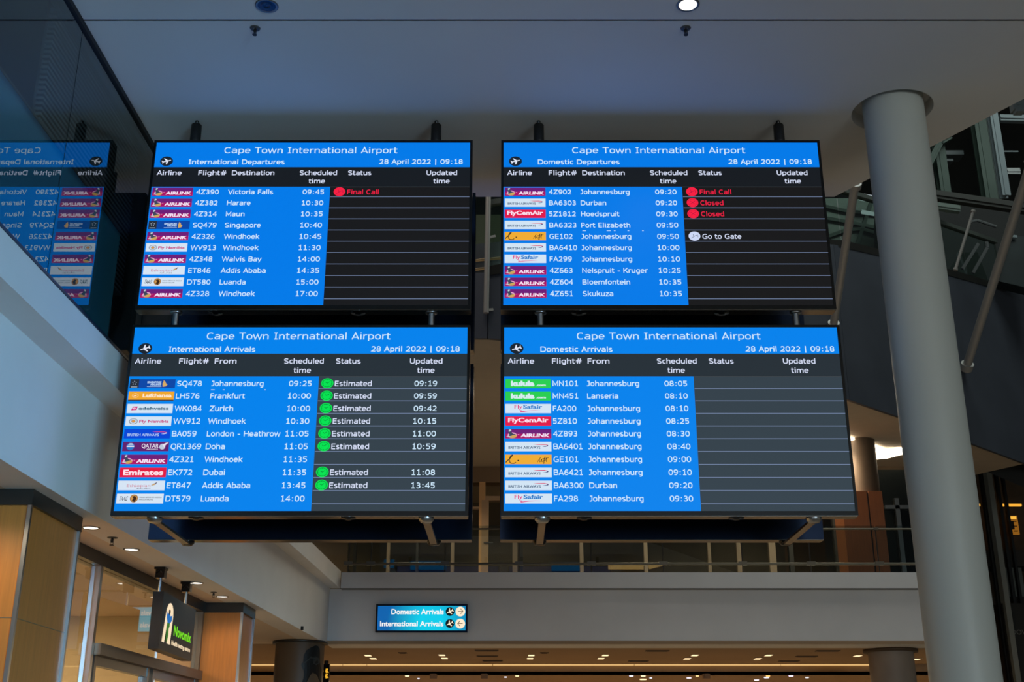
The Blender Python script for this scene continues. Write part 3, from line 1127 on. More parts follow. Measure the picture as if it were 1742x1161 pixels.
# ---- round columns under the gallery
cxl = atY(510, 1110, 15.0).x
t = thing('round_column', 'brown round column at lower left carrying a dark printed head', 'column', (cxl, 15.0, 0))
RC = .30
b = MB()
b.lathe((cxl, 15.0, 0), [(RC, 0), (RC, ZS - .03)], 48)
b.build('shaft', mat('brown_column', (104, 84, 62), .5, noise=.12, nscale=3, stretch=(1, 1, .2)), t)
b = MB()
b.lathe((cxl, 15.0, 0), [(RC, ZS - .03), (RC + .04, ZS - .03), (RC + .04, ZS), (0.01, ZS)], 48)
b.build('capital', DKSTEEL, t)


def wrap(px, py):
    """photo pixel -> angle and height on the left round column"""
    r = ray(px, py)
    o = Vector((0, 0, EYE))
    R_ = RC + .004
    # 2D circle hit
    a = r.x ** 2 + r.y ** 2
    bb = -2 * (r.x * cxl + r.y * 15.0)
    c = cxl ** 2 + 225.0 - R_ ** 2
    disc = max(bb * bb - 4 * a * c, 0)
    s_ = (-bb - sqrt(disc)) / (2 * a)
    return o + r * s_


S = lambda x, y: (460 + x / 7.258, 1080 + y / 7.258)
head = [(560, 135), (500, 160), (440, 200), (412, 260), (404, 330), (408, 420), (414, 500), (408, 545), (392, 588), (420, 640), (630, 640), (622, 588), (625, 500), (632, 430), (620, 400), (612, 345), (610, 290), (612, 230), (608, 175), (590, 145)]
b = MB()
pts = [wrap(*S(x, y)) for x, y in head]
c0 = wrap(*S(520, 380))
for i in range(len(pts)):       # fan in rings so that the print follows the round shaft
    a, c = pts[i], pts[(i + 1) % len(pts)]
    prev = (a, c)
    for kx in (.66, .33, 0):
        def mid(pp):
            m_ = c0.lerp(pp, kx)
            d = Vector((m_.x - cxl, m_.y - 15.0, 0)).normalized() * (RC + .004)
            return Vector((cxl + d.x, 15.0 + d.y, m_.z))
        if kx == 0:
            b.add([prev[0], prev[1], mid(a)], [[0, 1, 2]])
        else:
            na, nc = mid(a), mid(c)
            b.add([prev[0], prev[1], nc, na], [[0, 1, 2, 3]])
            prev = (na, nc)
pr = b.build('head_print', mat('print_black', (14, 15, 13), .5), t)
b = MB()
ear = [wrap(*S(x, y)) + Vector((0, -.004, 0)) for x, y in [(404, 345), (384, 360), (382, 385), (392, 415), (408, 440), (420, 430), (424, 390), (418, 360)]]
b.add(ear, [list(range(len(ear)))])
for a, c in (((408, 360), (490, 295)), ((490, 295), (505, 275)), ((505, 275), (515, 300)), ((500, 285), (560, 290))):
    A_, C_ = wrap(*S(*a)), wrap(*S(*c))
    b.bar(A_ + Vector((0, -.006, 0)), C_ + Vector((0, -.006, 0)), .012, .012)
lens_ = [wrap(*S(x, y)) + Vector((0, -.005, 0)) for x, y in [(520, 285), (560, 270), (605, 300), (610, 350), (570, 378), (530, 360)]]
b.add(lens_, [list(range(len(lens_)))])
b.build('ear_and_glasses_print', mat('print_grey', (52, 54, 52), .5), pr)

cxr = atY(1516, 1120, 16.0).x
t = thing('round_column', 'plain brown-grey round column under the gallery beside the big pillar', 'column', (cxr, 16.0, 0))
b = MB()
b.lathe((cxr, 16.0, 0), [(.29, 0), (.29, ZS - .04)], 48)
b.build('shaft', mat('plain_column', (150, 136, 122), .55, noise=.05), t)
b = MB()
b.lathe((cxr, 16.0, 0), [(.29, ZS - .04), (.35, ZS - .04), (.35, ZS), (.01, ZS)], 48)
b.build('capital', mat('brown_trim', (78, 60, 42), .6), t)

# ------------------------------------------------------------------ gallery: balustrade, shop front, ceiling
RAIL = mat('rail_metal', (104, 96, 84), .4, .8)
YR = YB + .06
zr1 = atY(1000, 960, YR).z
zr2 = atY(1000, 900.5, YR).z
t = thing('balustrade', 'glass balustrade with steel rails along the gallery edge', 'balustrade', (3, YR, ZG - .03))
rx1 = 5.6
b = MB(); b.cyl((XL + .02, YR, zr1), (rx1, YR, zr1), .017, n=16); b.build('lower_rail', RAIL, t)
b = MB(); b.cyl((XL + .02, YR, zr2), (rx1, YR, zr2), .012, n=16); b.build('top_rail', RAIL, t)
pxs = [593, 631, 757, 883, 1006, 1128, 1263, 1379, 1495, 1590]
for px in pxs:
    x = atY(px, 950, YR).x
    b = MB()
    b.cyl((x, YR + .03, ZG - .03), (x, YR + .03, zr2), .008, n=10)
    b.build('post', DKSTEEL, t)
    b = MB()
    b.box(x - .055, x + .055, YR - .025, YR + .03, zr1 - .015, zr1 + .03)
    b.box(x - .03, x + .03, YR - .02, YR + .03, zr2 - .012, zr2 + .02)
    b.build('clamp', RAIL, t)
gx = [XL + .03] + [atY(px, 950, YR).x for px in pxs] + [rx1]
for a, c in zip(gx[:-1], gx[1:]):
    b = MB()
    b.box(a + .01, c - .01, YR + .035, YR + .045, ZG - .03, zr2 + .05)
    b.build('glass_panel', glass('rail_glass', (228, 236, 236), 1.4, .95), t)

# gallery back wall with glazing
YS = 20.0
zhead = atY(900, 821, YS).z
b = MB()
b.box(-9, 7.7, YS, YS + .3, zhead, ZU)
struct('wall_gallery', b, mat('brown_bulkhead', (122, 98, 72), .75))
b = MB()
b.box(-9, 8.6, 23, 23.1, ZG - .1, ZU)
struct('wall_gallery_rear', b, mat('gallery_rear', (104, 96, 84), .8, noise=.4, nscale=.7))
b = MB()
b.box(-9, 7.6, YS + .05, YS + .065, ZG - .1, zhead)
wg = b.build('window_3', glass('gallery_glass', (222, 218, 208), 1.5, 1))
wg['kind'] = 'structure'
BROWNF = mat('brown_frame', (134, 116, 96), .5, .3)
for px, wpx, mt in [(604, 4, 'd'), (661, 5, 'b'), (710, 4, 'd'), (770, 5, 'b'), (876, 8, 'b'), (887, 5, 'd'), (989, 6, 'b'), (1098, 6, 'b'), (1206, 5, 'b'), (1256, 7, 'b'), (1313, 11, 'b'), (1345, 7, 'd'), (1423, 6, 'd')]:
    x = atY(px, 930, YS).x
    hw = wpx / 2 / F * YS * 1.03
    b = MB()
    b.box(x - hw, x + hw, YS - .02, YS + .10, ZG - .1, zhead)
    b.build('mullion', BROWNF if mt == 'b' else DKSTEEL, wg)
# bright door frame seen between the displays
xa = atY(814.5, 930, YS).x; xb = atY(825, 930, YS).x
b = MB()
b.box(xa, xb, YS - .04, YS + .12, ZG - .1, zhead)
b.build('mullion', mat('honey_frame', (196, 150, 96), .5), wg)
b = MB()
za, zb2 = atY(840, 852, YS).z, atY(840, 845, YS).z
b.box(xb, xb + 1.15, YS - .03, YS + .1, za, zb2)
b.box(xb - .06, xb + .06, YS - .045, YS + .1, ZG - .1, za)
b.box(xa - 1.1, xa, YS - .03, YS + .1, atY(800, 863, YS).z - .035, atY(800, 863, YS).z)
b.build('transom', mat('tan_frame', (160, 130, 98), .5), wg)
b = MB()
xd = atY(833, 925, YS).x
b.cyl((xd - .1, YS - .07, atY(833, 925, YS).z), (xd + .06, YS - .07, atY(833, 925, YS).z), .012, n=10)
b.build('door_handle', SATIN, wg)
# pale reflections are left to the glass; lit panels of the shop inside
p, q = atY(1030, 967, 22.6), atY(1129, 967, 22.6)
for (x0, x1, y, lab) in ((1035, 1098, 967, 'long slim warm lamp inside the gallery shop'), (1104, 1130, 964, 'short tilted warm lamp inside the gallery shop')):
    a, c = atY(x0, y + (3 if x0 > 1100 else 0), 22.95), atY(x1, y - (4 if x0 > 1100 else 0), 22.95)
    b = MB()
    b.bar(a, c, .05, .045)
    b.bar(a + Vector((0, .03, .02)), c + Vector((0, .03, .02)), .04, .08)
    tag(b.build('slim_lamp', em((215, 170, 110), .9)), lab, 'light')
for (x0, x1, y, lab) in ((700, 757, 962, 'blue glowing panel inside the gallery behind the rail, longest'), (655, 668, 959, 'small blue glowing panel inside the gallery, left of the long one'), (940, 986, 964, 'dim blue glowing strip inside the gallery under the right displays')):
    a, c = atY(x0, y - 5, 22.92), atY(x1, y + 5, 22.92)
    b = MB()
    b.box(a.x, c.x, 22.92, 22.96, c.z, a.z)
    b.box(a.x - .02, c.x + .02, 22.93, 23.0, c.z - .02, a.z + .02)
    tag(b.build('blue_screen', em((14, 74, 120), .9)), lab, 'screen')

# timber clad shaft and round column on the gallery, right
Yc = 18.0
t = thing('timber_shaft', 'orange-brown timber clad shaft standing on the gallery right of the displays', 'cladding', (atY(1478, 900, Yc).x, Yc, ZG - .1))
xs0, xs1, xs2 = atY(1437, 900, Yc).x, atY(1482, 900, Yc).x, atY(1507, 900, Yc).x
ztop = atY(1480, 836, Yc).z
b = MB(); b.box(xs0, xs1 - .012, Yc, Yc + .5, ZG - .1, ztop); b.build('timber_panel', mat('gallery_timber', (112, 62, 24), .5, noise=.12, nscale=8, stretch=(6, 6, .4)), t)
b = MB(); b.box(xs1 + .012, xs2, Yc, Yc + .5, ZG - .1, ztop); b.build('timber_panel', mat('gallery_timber', (112, 62, 24)), t)
b = MB(); b.box(xs1 - .012, xs1 + .012, Yc + .02, Yc + .48, ZG - .1, ztop); b.build('panel_joint', MATTE, t)
xk = atY(1468, 815, Yc + .3).x
b = MB()
b.lathe((xk, Yc + .3, 0), [(.24, ztop - .02), (.24, ZU)], 40)
tag(b.build('round_column', mat('gallery_column', (92, 74, 56), .6)), 'short visible top of a round column above the timber shaft', 'column')
# steel window grid right of it
t = thing('steel_window_grid', 'dark glazed grid with grey steel bars between timber shaft and big pillar', 'window', (atY(1535, 900, 19).x, 19, ZG - .1))
b = MB(); x = atY(1531, 900, 19).x; b.box(x - .035, x + .035, 19, 19.08, ZG - .1, atY(1526, 848, 19).z); b.build('steel_bar', SATIN, t)
b = MB(); z = atY(1526, 863, 19).z; b.box(atY(1506, 863, 19).x, 7.0, 19.0, 19.06, z - .03, z + .03); b.build('steel_bar', SATIN, t)
b = MB(); b.box(atY(1500, 863, 19).x, 7.0, 19.09, 19.12, ZG - .1, zhead); b.build('dark_glazing', mat('dark_glazing', (14, 17, 17), .15), t)

for gx_ in (-5, -1.5, 2, 5):
    lamp('SPOT', 'gallery_fill', (gx_, 18.2, ZU - .08), 210, (1, .80, .55), (0, 0, 0), .15, angle=150)  # fill spots without fixtures, added to brighten the gallery and mullions

for gx_ in (-4, 0, 4):
    lamp('SPOT', 'gallery_rear_fill', (gx_, 21.4, ZU - .08), 90, (1, .82, .6), (0, 0, 0), .15, angle=160)  # further unseen fill, added to lift the gallery's dark rear wall

# gallery ceiling following the curved edge of the level above
path = [(-9, 13.5), (-3, 13.5), (-.3, 13.5), (1.2, 13.9), (2.6, 14.6), (3.8, 15.35), (4.77, 16.04), (5.87, 17.0), (8.85, 19.8), (10.9, 21.7)]
b = MB()
pts = [(x, y, ZU) for x, y in path[:-1]] + [(7.9, 21.2, ZU), (7.7, 23, ZU), (-9, 23, ZU)]
b.add(pts, [list(range(len(pts)))[::-1]])
b.add([(x, y, ZU + .3) for x, y, z in pts], [list(range(len(pts)))])
struct('ceiling_gallery', b, mat('gallery_ceiling', (186, 172, 152), .8, noise=.03))


def ztop_edge(x):
    if x <= -.3:
        return EYE + 5.80
    if x <= 5:
        return EYE + 5.80 + (x + .3) / 5.3 * 1.63
    return EYE + 7.43 + (x - 5) / 3.7 * .75


b = MB()
for (xa, ya), (xb, yb) in zip(path[:-1], path[1:]):
    nrm = Vector((yb - ya, -(xb - xa), 0)).normalized() * .05
    a0, a1 = Vector((xa, ya, ZU - .02)), Vector((xb, yb, ZU - .02))
    b0, b1 = Vector((xa, ya, ztop_edge(xa))), Vector((xb, yb, ztop_edge(xb)))
    b.hexa([a0 + nrm, a1 + nrm, a1, a0], [b0 + nrm, b1 + nrm, b1, b0])
tag(b.build('escalator_cladding', CLAD), 'broad dark metal-clad side of the escalator and upper level edge behind the displays', 'cladding')

# balustrade and steel on top of that edge
def edge(s):
    """point along the path by x"""
    for (xa, ya), (xb, yb) in zip(path[:-1], path[1:]):
        if xa <= s <= xb:
            k_ = (s - xa) / (xb - xa)
            return Vector((s, ya + (yb - ya) * k_, ztop_edge(s)))
    return Vector((s, 13.5, ztop_edge(s)))


t = thing('upper_balustrade', 'greenish glass balustrade with grey rail on top of the dark cladding', 'balustrade', (3, 15, ztop_edge(3)))
ss = [-.3, .8, 1.9, 3.0, 4.0, 5.0, 6.0, 7.0, 8.0, 9.0]
for a, c in zip(ss[:-1], ss[1:]):
    p, q = edge(a), edge(c)
    b = MB()
    up = Vector((0, 0, .95))
    nrm = Vector((0, .012, 0))
    g = (q - p) * .01
    b.hexa([p + g, q - g, q - g + nrm, p + g + nrm], [p + g + up, q - g + up, q - g + up + nrm, p + g + up + nrm])
    b.build('glass_panel', glass('upper_glass', (225, 240, 232), 1.45, .95), t)
b = MB()
for a, c in zip(ss[:-1], ss[1:]):
    b.bar(edge(a) + Vector((0, 0, .98)), edge(c) + Vector((0, 0, .98)), .09, .07)
b.build('handrail', mat('grey_green_rail', (84, 90, 84), .5, .2), t)
b = MB()
for a, c in zip(ss[:-1], ss[1:]):
    b.bar(edge(a) + Vector((0, -.03, .02)), edge(c) + Vector((0, -.03, .02)), .08, .12)
b.build('base_rail', DKSTEEL, t)

# curved light trough in the gallery ceiling
trough = [(1000, 650), (1380, 722), (1440, 741), (1480, 754), (1505, 763), (1560, 761), (1560, 769), (1538, 770), (1510, 777), (1492, 779), (1470, 775), (1440, 766), (1380, 745), (1000, 668)]
b = MB()
b.prism([atZ(x, y, ZU - .004) for x, y in trough], (0, 0, -.03))
tag(b.build('ceiling_light_trough', em((255, 236, 206), 9)), 'bright curved white light trough in the gallery ceiling', 'light')

# hanging steel rods
def on_edge(px, py):
    """where a sight line meets the dark cladding"""
    r = ray(px, py)
    for (xa, ya), (xb, yb) in zip(path[:-1], path[1:]):
        ex, ey = xb - xa, yb - ya
        den = r.x * ey - r.y * ex
        if abs(den) < 1e-9:
            continue
        d_ = (xa * ey - ya * ex) / den
        k_ = (r.x * ya - r.y * xa) / -den
        if d_ > 0 and 0 <= ((r.x * d_ - xa) / ex if abs(ex) > 1e-6 else 0) <= 1:
            return r * d_ + Vector((0, 0, EYE))
    return atY(px, py, 16)


def rod(p, q, r, name, label, mt=mat('rod_metal', (176, 172, 166), .4, .3)):
    b = MB()
    b.cyl(p, q, r, n=16)
    b.cyl(Vector(p), Vector(p).lerp(Vector(q), .03), r * 1.5, n=16)
    b.cyl(Vector(q).lerp(Vector(p), .03), Vector(q), r * 1.5, n=16)
    return tag(b.build(name, mt), label, 'rod')


pa, pb = on_edge(1412, 560), on_edge(1634, 632)
rod(pa + Vector((.02, -.1, 0)), atY(1455, 312, pa.y - 2.2), .055, 'tie_rod', 'slanted steel tie rod just right of the domestic departures display')
rod(pb + Vector((.05, -.1, 0)), atY(1758, 265, pb.y - 3.2), .07, 'tie_rod', 'longest slanted steel tie rod, right of the big pillar')
rod(atY(1625, 460, 15.6), atY(1656, 358, 15.6), .022, 'tie_rod', 'short slanted steel rod close right of the big pillar')
b = MB()
b.cyl(atY(827, 533, 13.40), atY(831, 318, 13.40), .034, n=16)
b.bar(atY(828, 528, 13.40), atY(838, 527, 13.46), .03, .03)
b.bar(atY(829, 405, 13.40), atY(842, 402, 13.46), .03, .03)
tag(b.build('hanger_post', mat('rod_metal', (176, 172, 166))), 'upright steel hanger post seen between the two display columns', 'post')

# curved polished parapet and glazed ring seen between the displays
t = thing('curved_parapet', 'polished curved metal parapet seen between the display columns', 'parapet', (0, 15.5, ztop_edge(-1)))
b = MB()
cc = Vector((.35, 17.6, 0))
b.lathe(cc, [(2.5, 5.6 + EYE), (2.62, 5.95 + EYE), (2.86, 6.45 + EYE), (2.95, 6.8 + EYE)], 72)
b.build('metal_skin', mat('polished_parapet', (150, 154, 158), .25, .8), t)
for z_, r_ in ((6.56, 2.89), (6.44, 2.86)):
    b = MB()
    b.lathe(cc, [(r_, z_ + EYE), (r_ + .04, z_ + EYE + .02), (r_, z_ + EYE + .04)], 72)
    b.build('reflected_ring', mat('warm_reflected_tone', (220, 190, 150), .3, .6), t)  # warm bright rings stand in for light stripes reflected on the metal
b = MB()
b.lathe(cc, [(2.9, 6.8 + EYE), (2.9, 8.2 + EYE)], 72)
b.build('glass_ring', glass('ring_glass', (190, 212, 206), 1.5, 1), t)
for az in (-140, -118, -97, -84, -70, -45):
    a = radians(az)
    b = MB()
    P0 = cc + Vector((2.93 * cos(a), 2.93 * sin(a), 6.8 + EYE))
    P1 = cc + Vector((2.93 * cos(a + .05), 2.93 * sin(a + .05), 8.2 + EYE))
    b.tube([P0, P0.lerp(P1, .5) + Vector((-.03, -.02, 0)), P1], .016, n=8)
    b.build('green_bar', mat('dark_green_bar', (30, 44, 38), .4), t)

# ------------------------------------------------------------------ high structure beyond, upper right
b = MB()
b.box(-9, 30, 30, 30.2, 0, 32)
struct('wall_atrium', b, mat('atrium_dark', (52, 52, 46), .8, noise=.35, nscale=.5))
b = MB()
b.box(-2.9, 0.3, 21.2, 21.4, ZU, 12)
struct('wall_upper_left', b, mat('upper_beige', (150, 136, 112), .8))


def steel(pts, wd, name, label, mt, Y, cat='beam'):
    b = MB()
    P = [atY(x, y, Y) for x, y in pts]
    for a, c in zip(P[:-1], P[1:]):
        b.bar(a, c, wd, wd * .8, up=(0, 1, 0))
        e = (c - a).normalized() * .002
        b.bar(a + Vector((0, -wd * .42, 0)) + e, c + Vector((0, -wd * .42, 0)) - e, wd * .3, wd * .2, up=(0, 1, 0))
    return tag(b.build(name, mt), label, cat)


# dark side of the far escalator; the uprights stand on it
b = MB()
b.prism([atY(x, y, 20.45) for x, y in ((1500, 326), (1800, 374), (1800, 520), (1500, 455))], (0, .5, 0))
tag(b.build('escalator', mat('escalator_black', (11, 11, 10), .6)), 'near-black side of the far escalator below its dark grey handrail', 'escalator')


def upright(px, py, Y, wd, name, label, mt):
    """a rolled steel upright from the escalator side up to the hall roof"""
    p = atY(px, py, Y)
    b = MB()
    b.box(p.x - wd / 2, p.x + wd / 2, Y, Y + .03, p.z, 15)
    b.box(p.x - wd / 2, p.x + wd / 2, Y + wd * .8, Y + wd * .8 + .03, p.z, 15)
    b.box(p.x - .015, p.x + .015, Y + .03, Y + wd * .8, p.z, 15)
    b.box(p.x - wd * .18, p.x + wd * .18, Y - .012, Y, p.z, 15)
    return tag(b.build(name, mt), label, 'column')


upright(1612, 342, 20.45, .2, 'steel_column', 'green-grey steel column immediately right of the big pillar', GREENS)
upright(1690, 350, 20.45, .24, 'steel_column', 'broad green-grey steel column in the upper right', GREENS)
upright(1702, 350, 20.75, .1, 'steel_column', 'dark green slim steel column next to the pale one', mat('dark_green_steel', (48, 62, 56), .5))
upright(1713, 332, 19.0, .15, 'steel_column', 'pale grey steel column in the upper right', PALES)
steel([(1700, 202), (1780, 204)], .13, 'steel_beam', 'pale grey steel beam near the top right corner', PALES, 19.05)
steel([(1706, 258), (1732, 258)], .025, 'steel_rail', 'thin pale rail right of the pale steel column', PALES, 19.05)
steel([(1712, 293), (1734, 293)], .12, 'steel_bracket', 'grey steel bracket between pale column and long tie rod', SATIN, 19.05)
steel([(1580, 280), (1599, 243), (1616, 233)], .12, 'steel_brace', 'green-grey diagonal brace at the head of the nearest steel column', GREENS, 20.35)
steel([(1584, 332), (1760, 358)], .16, 'escalator_handrail', 'dark grey escalator handrail crossing the upper right', mat('rail_dark', (54, 54, 50), .5, .2), 18.2, 'handrail')
steel([(1584, 350), (1632, 357)], .12, 'reflective_rail', 'short pale-green rail under the escalator handrail', mat('pale_green', (110, 124, 116), .5), 18.1)
steel([(1637, 458), (1664, 415)], .05, 'rail_post', 'left of two slanted slim steel posts above the cladding', SATIN, 17.8, 'post')
steel([(1655, 465), (1679, 422), (1678, 412)], .05, 'rail_post', 'right of two slanted slim steel posts above the cladding', SATIN, 17.8, 'post')
steel([(1650, 378), (1662, 375), (1695, 386)], .04, 'grab_rail', 'thin bent grab rail high above the dark cladding', SATIN, 17.9, 'rail')
# white bracket at the very corner
b = MB()
P = atY(1732, 178, 12)
b.box(P.x - .06, P.x + .2, 12, 12.1, P.z - .06, P.z + .07)
b.cyl(P + Vector((.0, -.02, .02)), P + Vector((0, .02, .02)), .03, n=16)
b.box(P.x - .04, P.x + .06, 11.98, 12.08, P.z - .10, P.z - .06)
tag(b.build('steel_bracket', PALES), 'small pale bracket with round hole at the ceiling edge, top right', 'bracket')
# glazed openings: left pocket between display and pillar
t = thing('reflecting_glazing', 'grey-green reflecting glazing between the domestic departures display and the pillar', 'glazing', (atY(1450, 430, 21.5).x, 21.5, ZU + .3))
b = MB()
a, c = atY(1395, 345, 21.5), atY(1520, 430, 21.5)
b.box(a.x, c.x, 21.5, 21.6, ZU + .3, a.z + .1)
b.build('glazing_pane', mat('green_glazing', (88, 92, 88), .3, .1, noise=.35, nscale=1.4), t)
for pts in ([(1404, 352), (1440, 360), (1500, 366)], [(1405, 372), (1440, 378), (1500, 390)], [(1405, 404), (1440, 392), (1465, 390), (1500, 400)], [(1482, 345), (1455, 425)]):
    b = MB()
    P = [atY(x, y, 21.46) for x, y in pts]
    for a_, c_ in zip(P[:-1], P[1:]):
        b.bar(a_, c_, .07, .06, up=(0, 1, 0))
    b.build('glazing_bar', mat('bar_green', (40, 54, 46), .5), t)
t = thing('green_glass_box', 'dark blue-green glass box above the cladding at the right edge', 'glazing', (atY(1725, 480, 19.5).x, 19.5, 8))
b = MB()
P = [atY(x, y, 19.3) for x, y in ((1697, 478), (1722, 402), (1790, 402), (1790, 500))]
b.prism(P, (0, .3, 0))
b.build('glass_panel', mat('sea_glass', (26, 36, 38), .45, .0, noise=.4, nscale=2), t)
b = MB()
b.bar(atY(1696, 478, 19.25), atY(1720, 402, 19.25), .03, .03, up=(0, 1, 0))
b.bar(atY(1720, 402, 19.25), atY(1730, 403, 19.25), .05, .03, up=(0, 1, 0))
b.build('edge_strip', PALES, t)
for x0, x1, y0, y1, lab in ((1461, 1487, 328, 339, 'bright white roof light panel just left of the pillar, upper'), (1466, 1490, 357, 362, 'bright thin roof light strip just left of the pillar, lower')):
    a, c = atY(x0, y0, 21.1), atY(x1, y1, 21.1)
    b = MB()
    b.add([a + Vector((0, 0, 0)), Vector((c.x, 21.1, a.z - .06)), Vector((c.x, 21.1, c.z - .05)), Vector((a.x, 21.1, c.z))], [[0, 1, 2, 3]])
    b.add([a + Vector((0, .06, 0)), Vector((c.x, 21.16, a.z - .06)), Vector((c.x, 21.16, c.z - .05)), Vector((a.x, 21.16, c.z))], [[3, 2, 1, 0]])
    tag(b.build('roof_light', em((150, 160, 165), .9)), lab, 'light')
# pale streaks of the hall reflected in the right-hand glass, built as bars
for x0, x1, y0, y1, lab in ((1607, 1640, 256, 263, 'pale horizontal fin reflected in the glass between two green columns, upper'), (1607, 1622, 270, 274, 'pale horizontal fin reflected in the glass between two green columns, lower')):
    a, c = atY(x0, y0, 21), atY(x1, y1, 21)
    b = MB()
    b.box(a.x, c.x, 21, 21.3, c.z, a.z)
    tag(b.build('reflected_streak', mat('streak_grey', (96, 104, 106), .5)), lab, 'streak')

# ------------------------------------------------------------------ lower right: lit storeys beyond the big pillar
YF = 24.0
t = thing('lit_facade', 'far storeys with amber lit windows right of the big pillar', 'facade', (10.5, YF, 0))
xa, xb = atY(1640, 900, YF).x - .6, atY(1760, 900, YF).x + .4
b = MB()
b.box(xa, xb, YF + .6, YF + .8, 0, 9)
b.build('rear_wall', mat('facade_brown', (66, 50, 32), .8, noise=.2), t)
b = MB()
z0, z1 = atY(1690, 945, YF).z, atY(1690, 925, YF).z
b.box(xa, xb, YF - .1, YF + .6, atY(1690, 965, YF).z, atY(1690, 938, YF).z)
b.build('floor_band', mat('facade_band', (46, 38, 30), .6), t)
b = MB()
b.box(xa, xb, YF - .2, YF + .6, atY(1700, 1032, YF).z, atY(1700, 1018, YF).z)
b.build('floor_band', mat('facade_band', (46, 38, 30), .6), t)
for x0, x1 in ((1657, 1674), (1691, 1700), (1706, 1716), (1720, 1745)):
    b = MB()
    a, c = atY(x0, 854, YF), atY(x1, 858, YF)
    b.box(a.x, c.x, YF + .2, YF + .25, c.z, a.z)
    b.build('light_strip', em((255, 180, 60), 1.0), t)
for x0, x1, y0, y1 in ((1664, 1683, 876, 930), (1697, 1706, 875, 918), (1724, 1745, 873, 905)):
    b = MB()
    a, c = atY(x0, y0, YF), atY(x1, y1, YF)
    b.box(a.x, c.x, YF + .3, YF + .34, c.z, a.z, 0)
    b.box(a.x + .03, c.x - .03, YF + .28, YF + .3, a.z - .07, a.z - .015, 1)
    w_ = c.x - a.x
    for k_ in range(3):
        b.box(a.x + .04 + w_ * .1 * k_, a.x + .055 + w_ * .1 * k_, YF + .27, YF + .3, c.z + .1, a.z - .12, 2)
        b.box(a.x + .04 + w_ * .1 * k_, c.x - .04, YF + .27, YF + .3, a.z - .13 - .1 * k_, a.z - .115 - .1 * k_, 2)
    b.build('lit_window', [em((150, 96, 28), .8), em((255, 190, 70), 1), mat('window_pattern', (50, 36, 16), .6)], t)
for px, wpx, mt in ((1680, 5, 'dark'), (1717, 4, 'dark'), (1706, 5, 'dark')):
    b = MB()
    x = atY(px, 880, YF - .4).x
    hw = wpx / 2 / F * YF
    b.box(x - hw, x + hw, YF - .4, YF - .3, .0, atY(px, 775, YF - .4).z)
    b.build('dark_post', MATTE, t)
b = MB()
x = atY(1690, 880, YF - .6).x
b.box(x - .05, x + .05, YF - .7, YF - .5, 0, atY(1680, 778, YF - .6).z)
b.build('steel_post', mat('facade_steel', (126, 128, 122), .5), t)
b = MB()
for px, wpx in ((1664, 10), (1718, 5), (1730, 6), (1741, 7)):
    x = atY(px, 990, YF).x
    hw = wpx / 2 / F * YF
    b.box(x - hw, x + hw, YF + .1, YF + .2, atY(1700, 1018, YF).z, atY(1700, 965, YF).z)
b.build('railing', mat('rail_grey', (112, 116, 110), .6), t)
b = MB()
x0 = atY(1636, 780, 20.6); x1 = atY(1760, 830, 20.6)
b.hexa([atY(1625, 780, 20.6), atY(1790, 850, 20.6), atY(1790, 850, 21.0), atY(1625, 780, 21.0)], [atY(1625, 735, 20.6), atY(1790, 800, 20.6), atY(1790, 800, 21.0), atY(1625, 735, 21.0)])
b.build('canopy_edge', mat('canopy_dark', (34, 33, 31), .6), t)
# small wall lettering low at the right edge
t = thing('wall_lettering', 'faint grey wall lettering reading DOWN near the right edge', 'lettering', (atY(1736, 1075, 23.4).x, 23.4, 3))
b = MB()
P = atY(1722, 1080, 23.4)
b.box(P.x - .1, P.x + 1.4, 23.42, 23.5, 0, P.z + .6)
b.build('wall_panel', DARKW, t)
f = Face((P.x, 23.415, P.z), (1, 0, 0), (0, 0, 1), (0, -1, 0))
b = MB()
f.text(b, 'DOWN', .0, .0, .09, bold=.01, l=.001)
b.build('letters', mat('faint_letters', (120, 116, 108), .6), t)

# ------------------------------------------------------------------ the displays
Yd = 6.62
WHITE = (206, 232, 252)
CB = {'dep': (0, 122, 232), 'arr': (0, 130, 236)}


def C(*c):
    return em(c, 1.0)


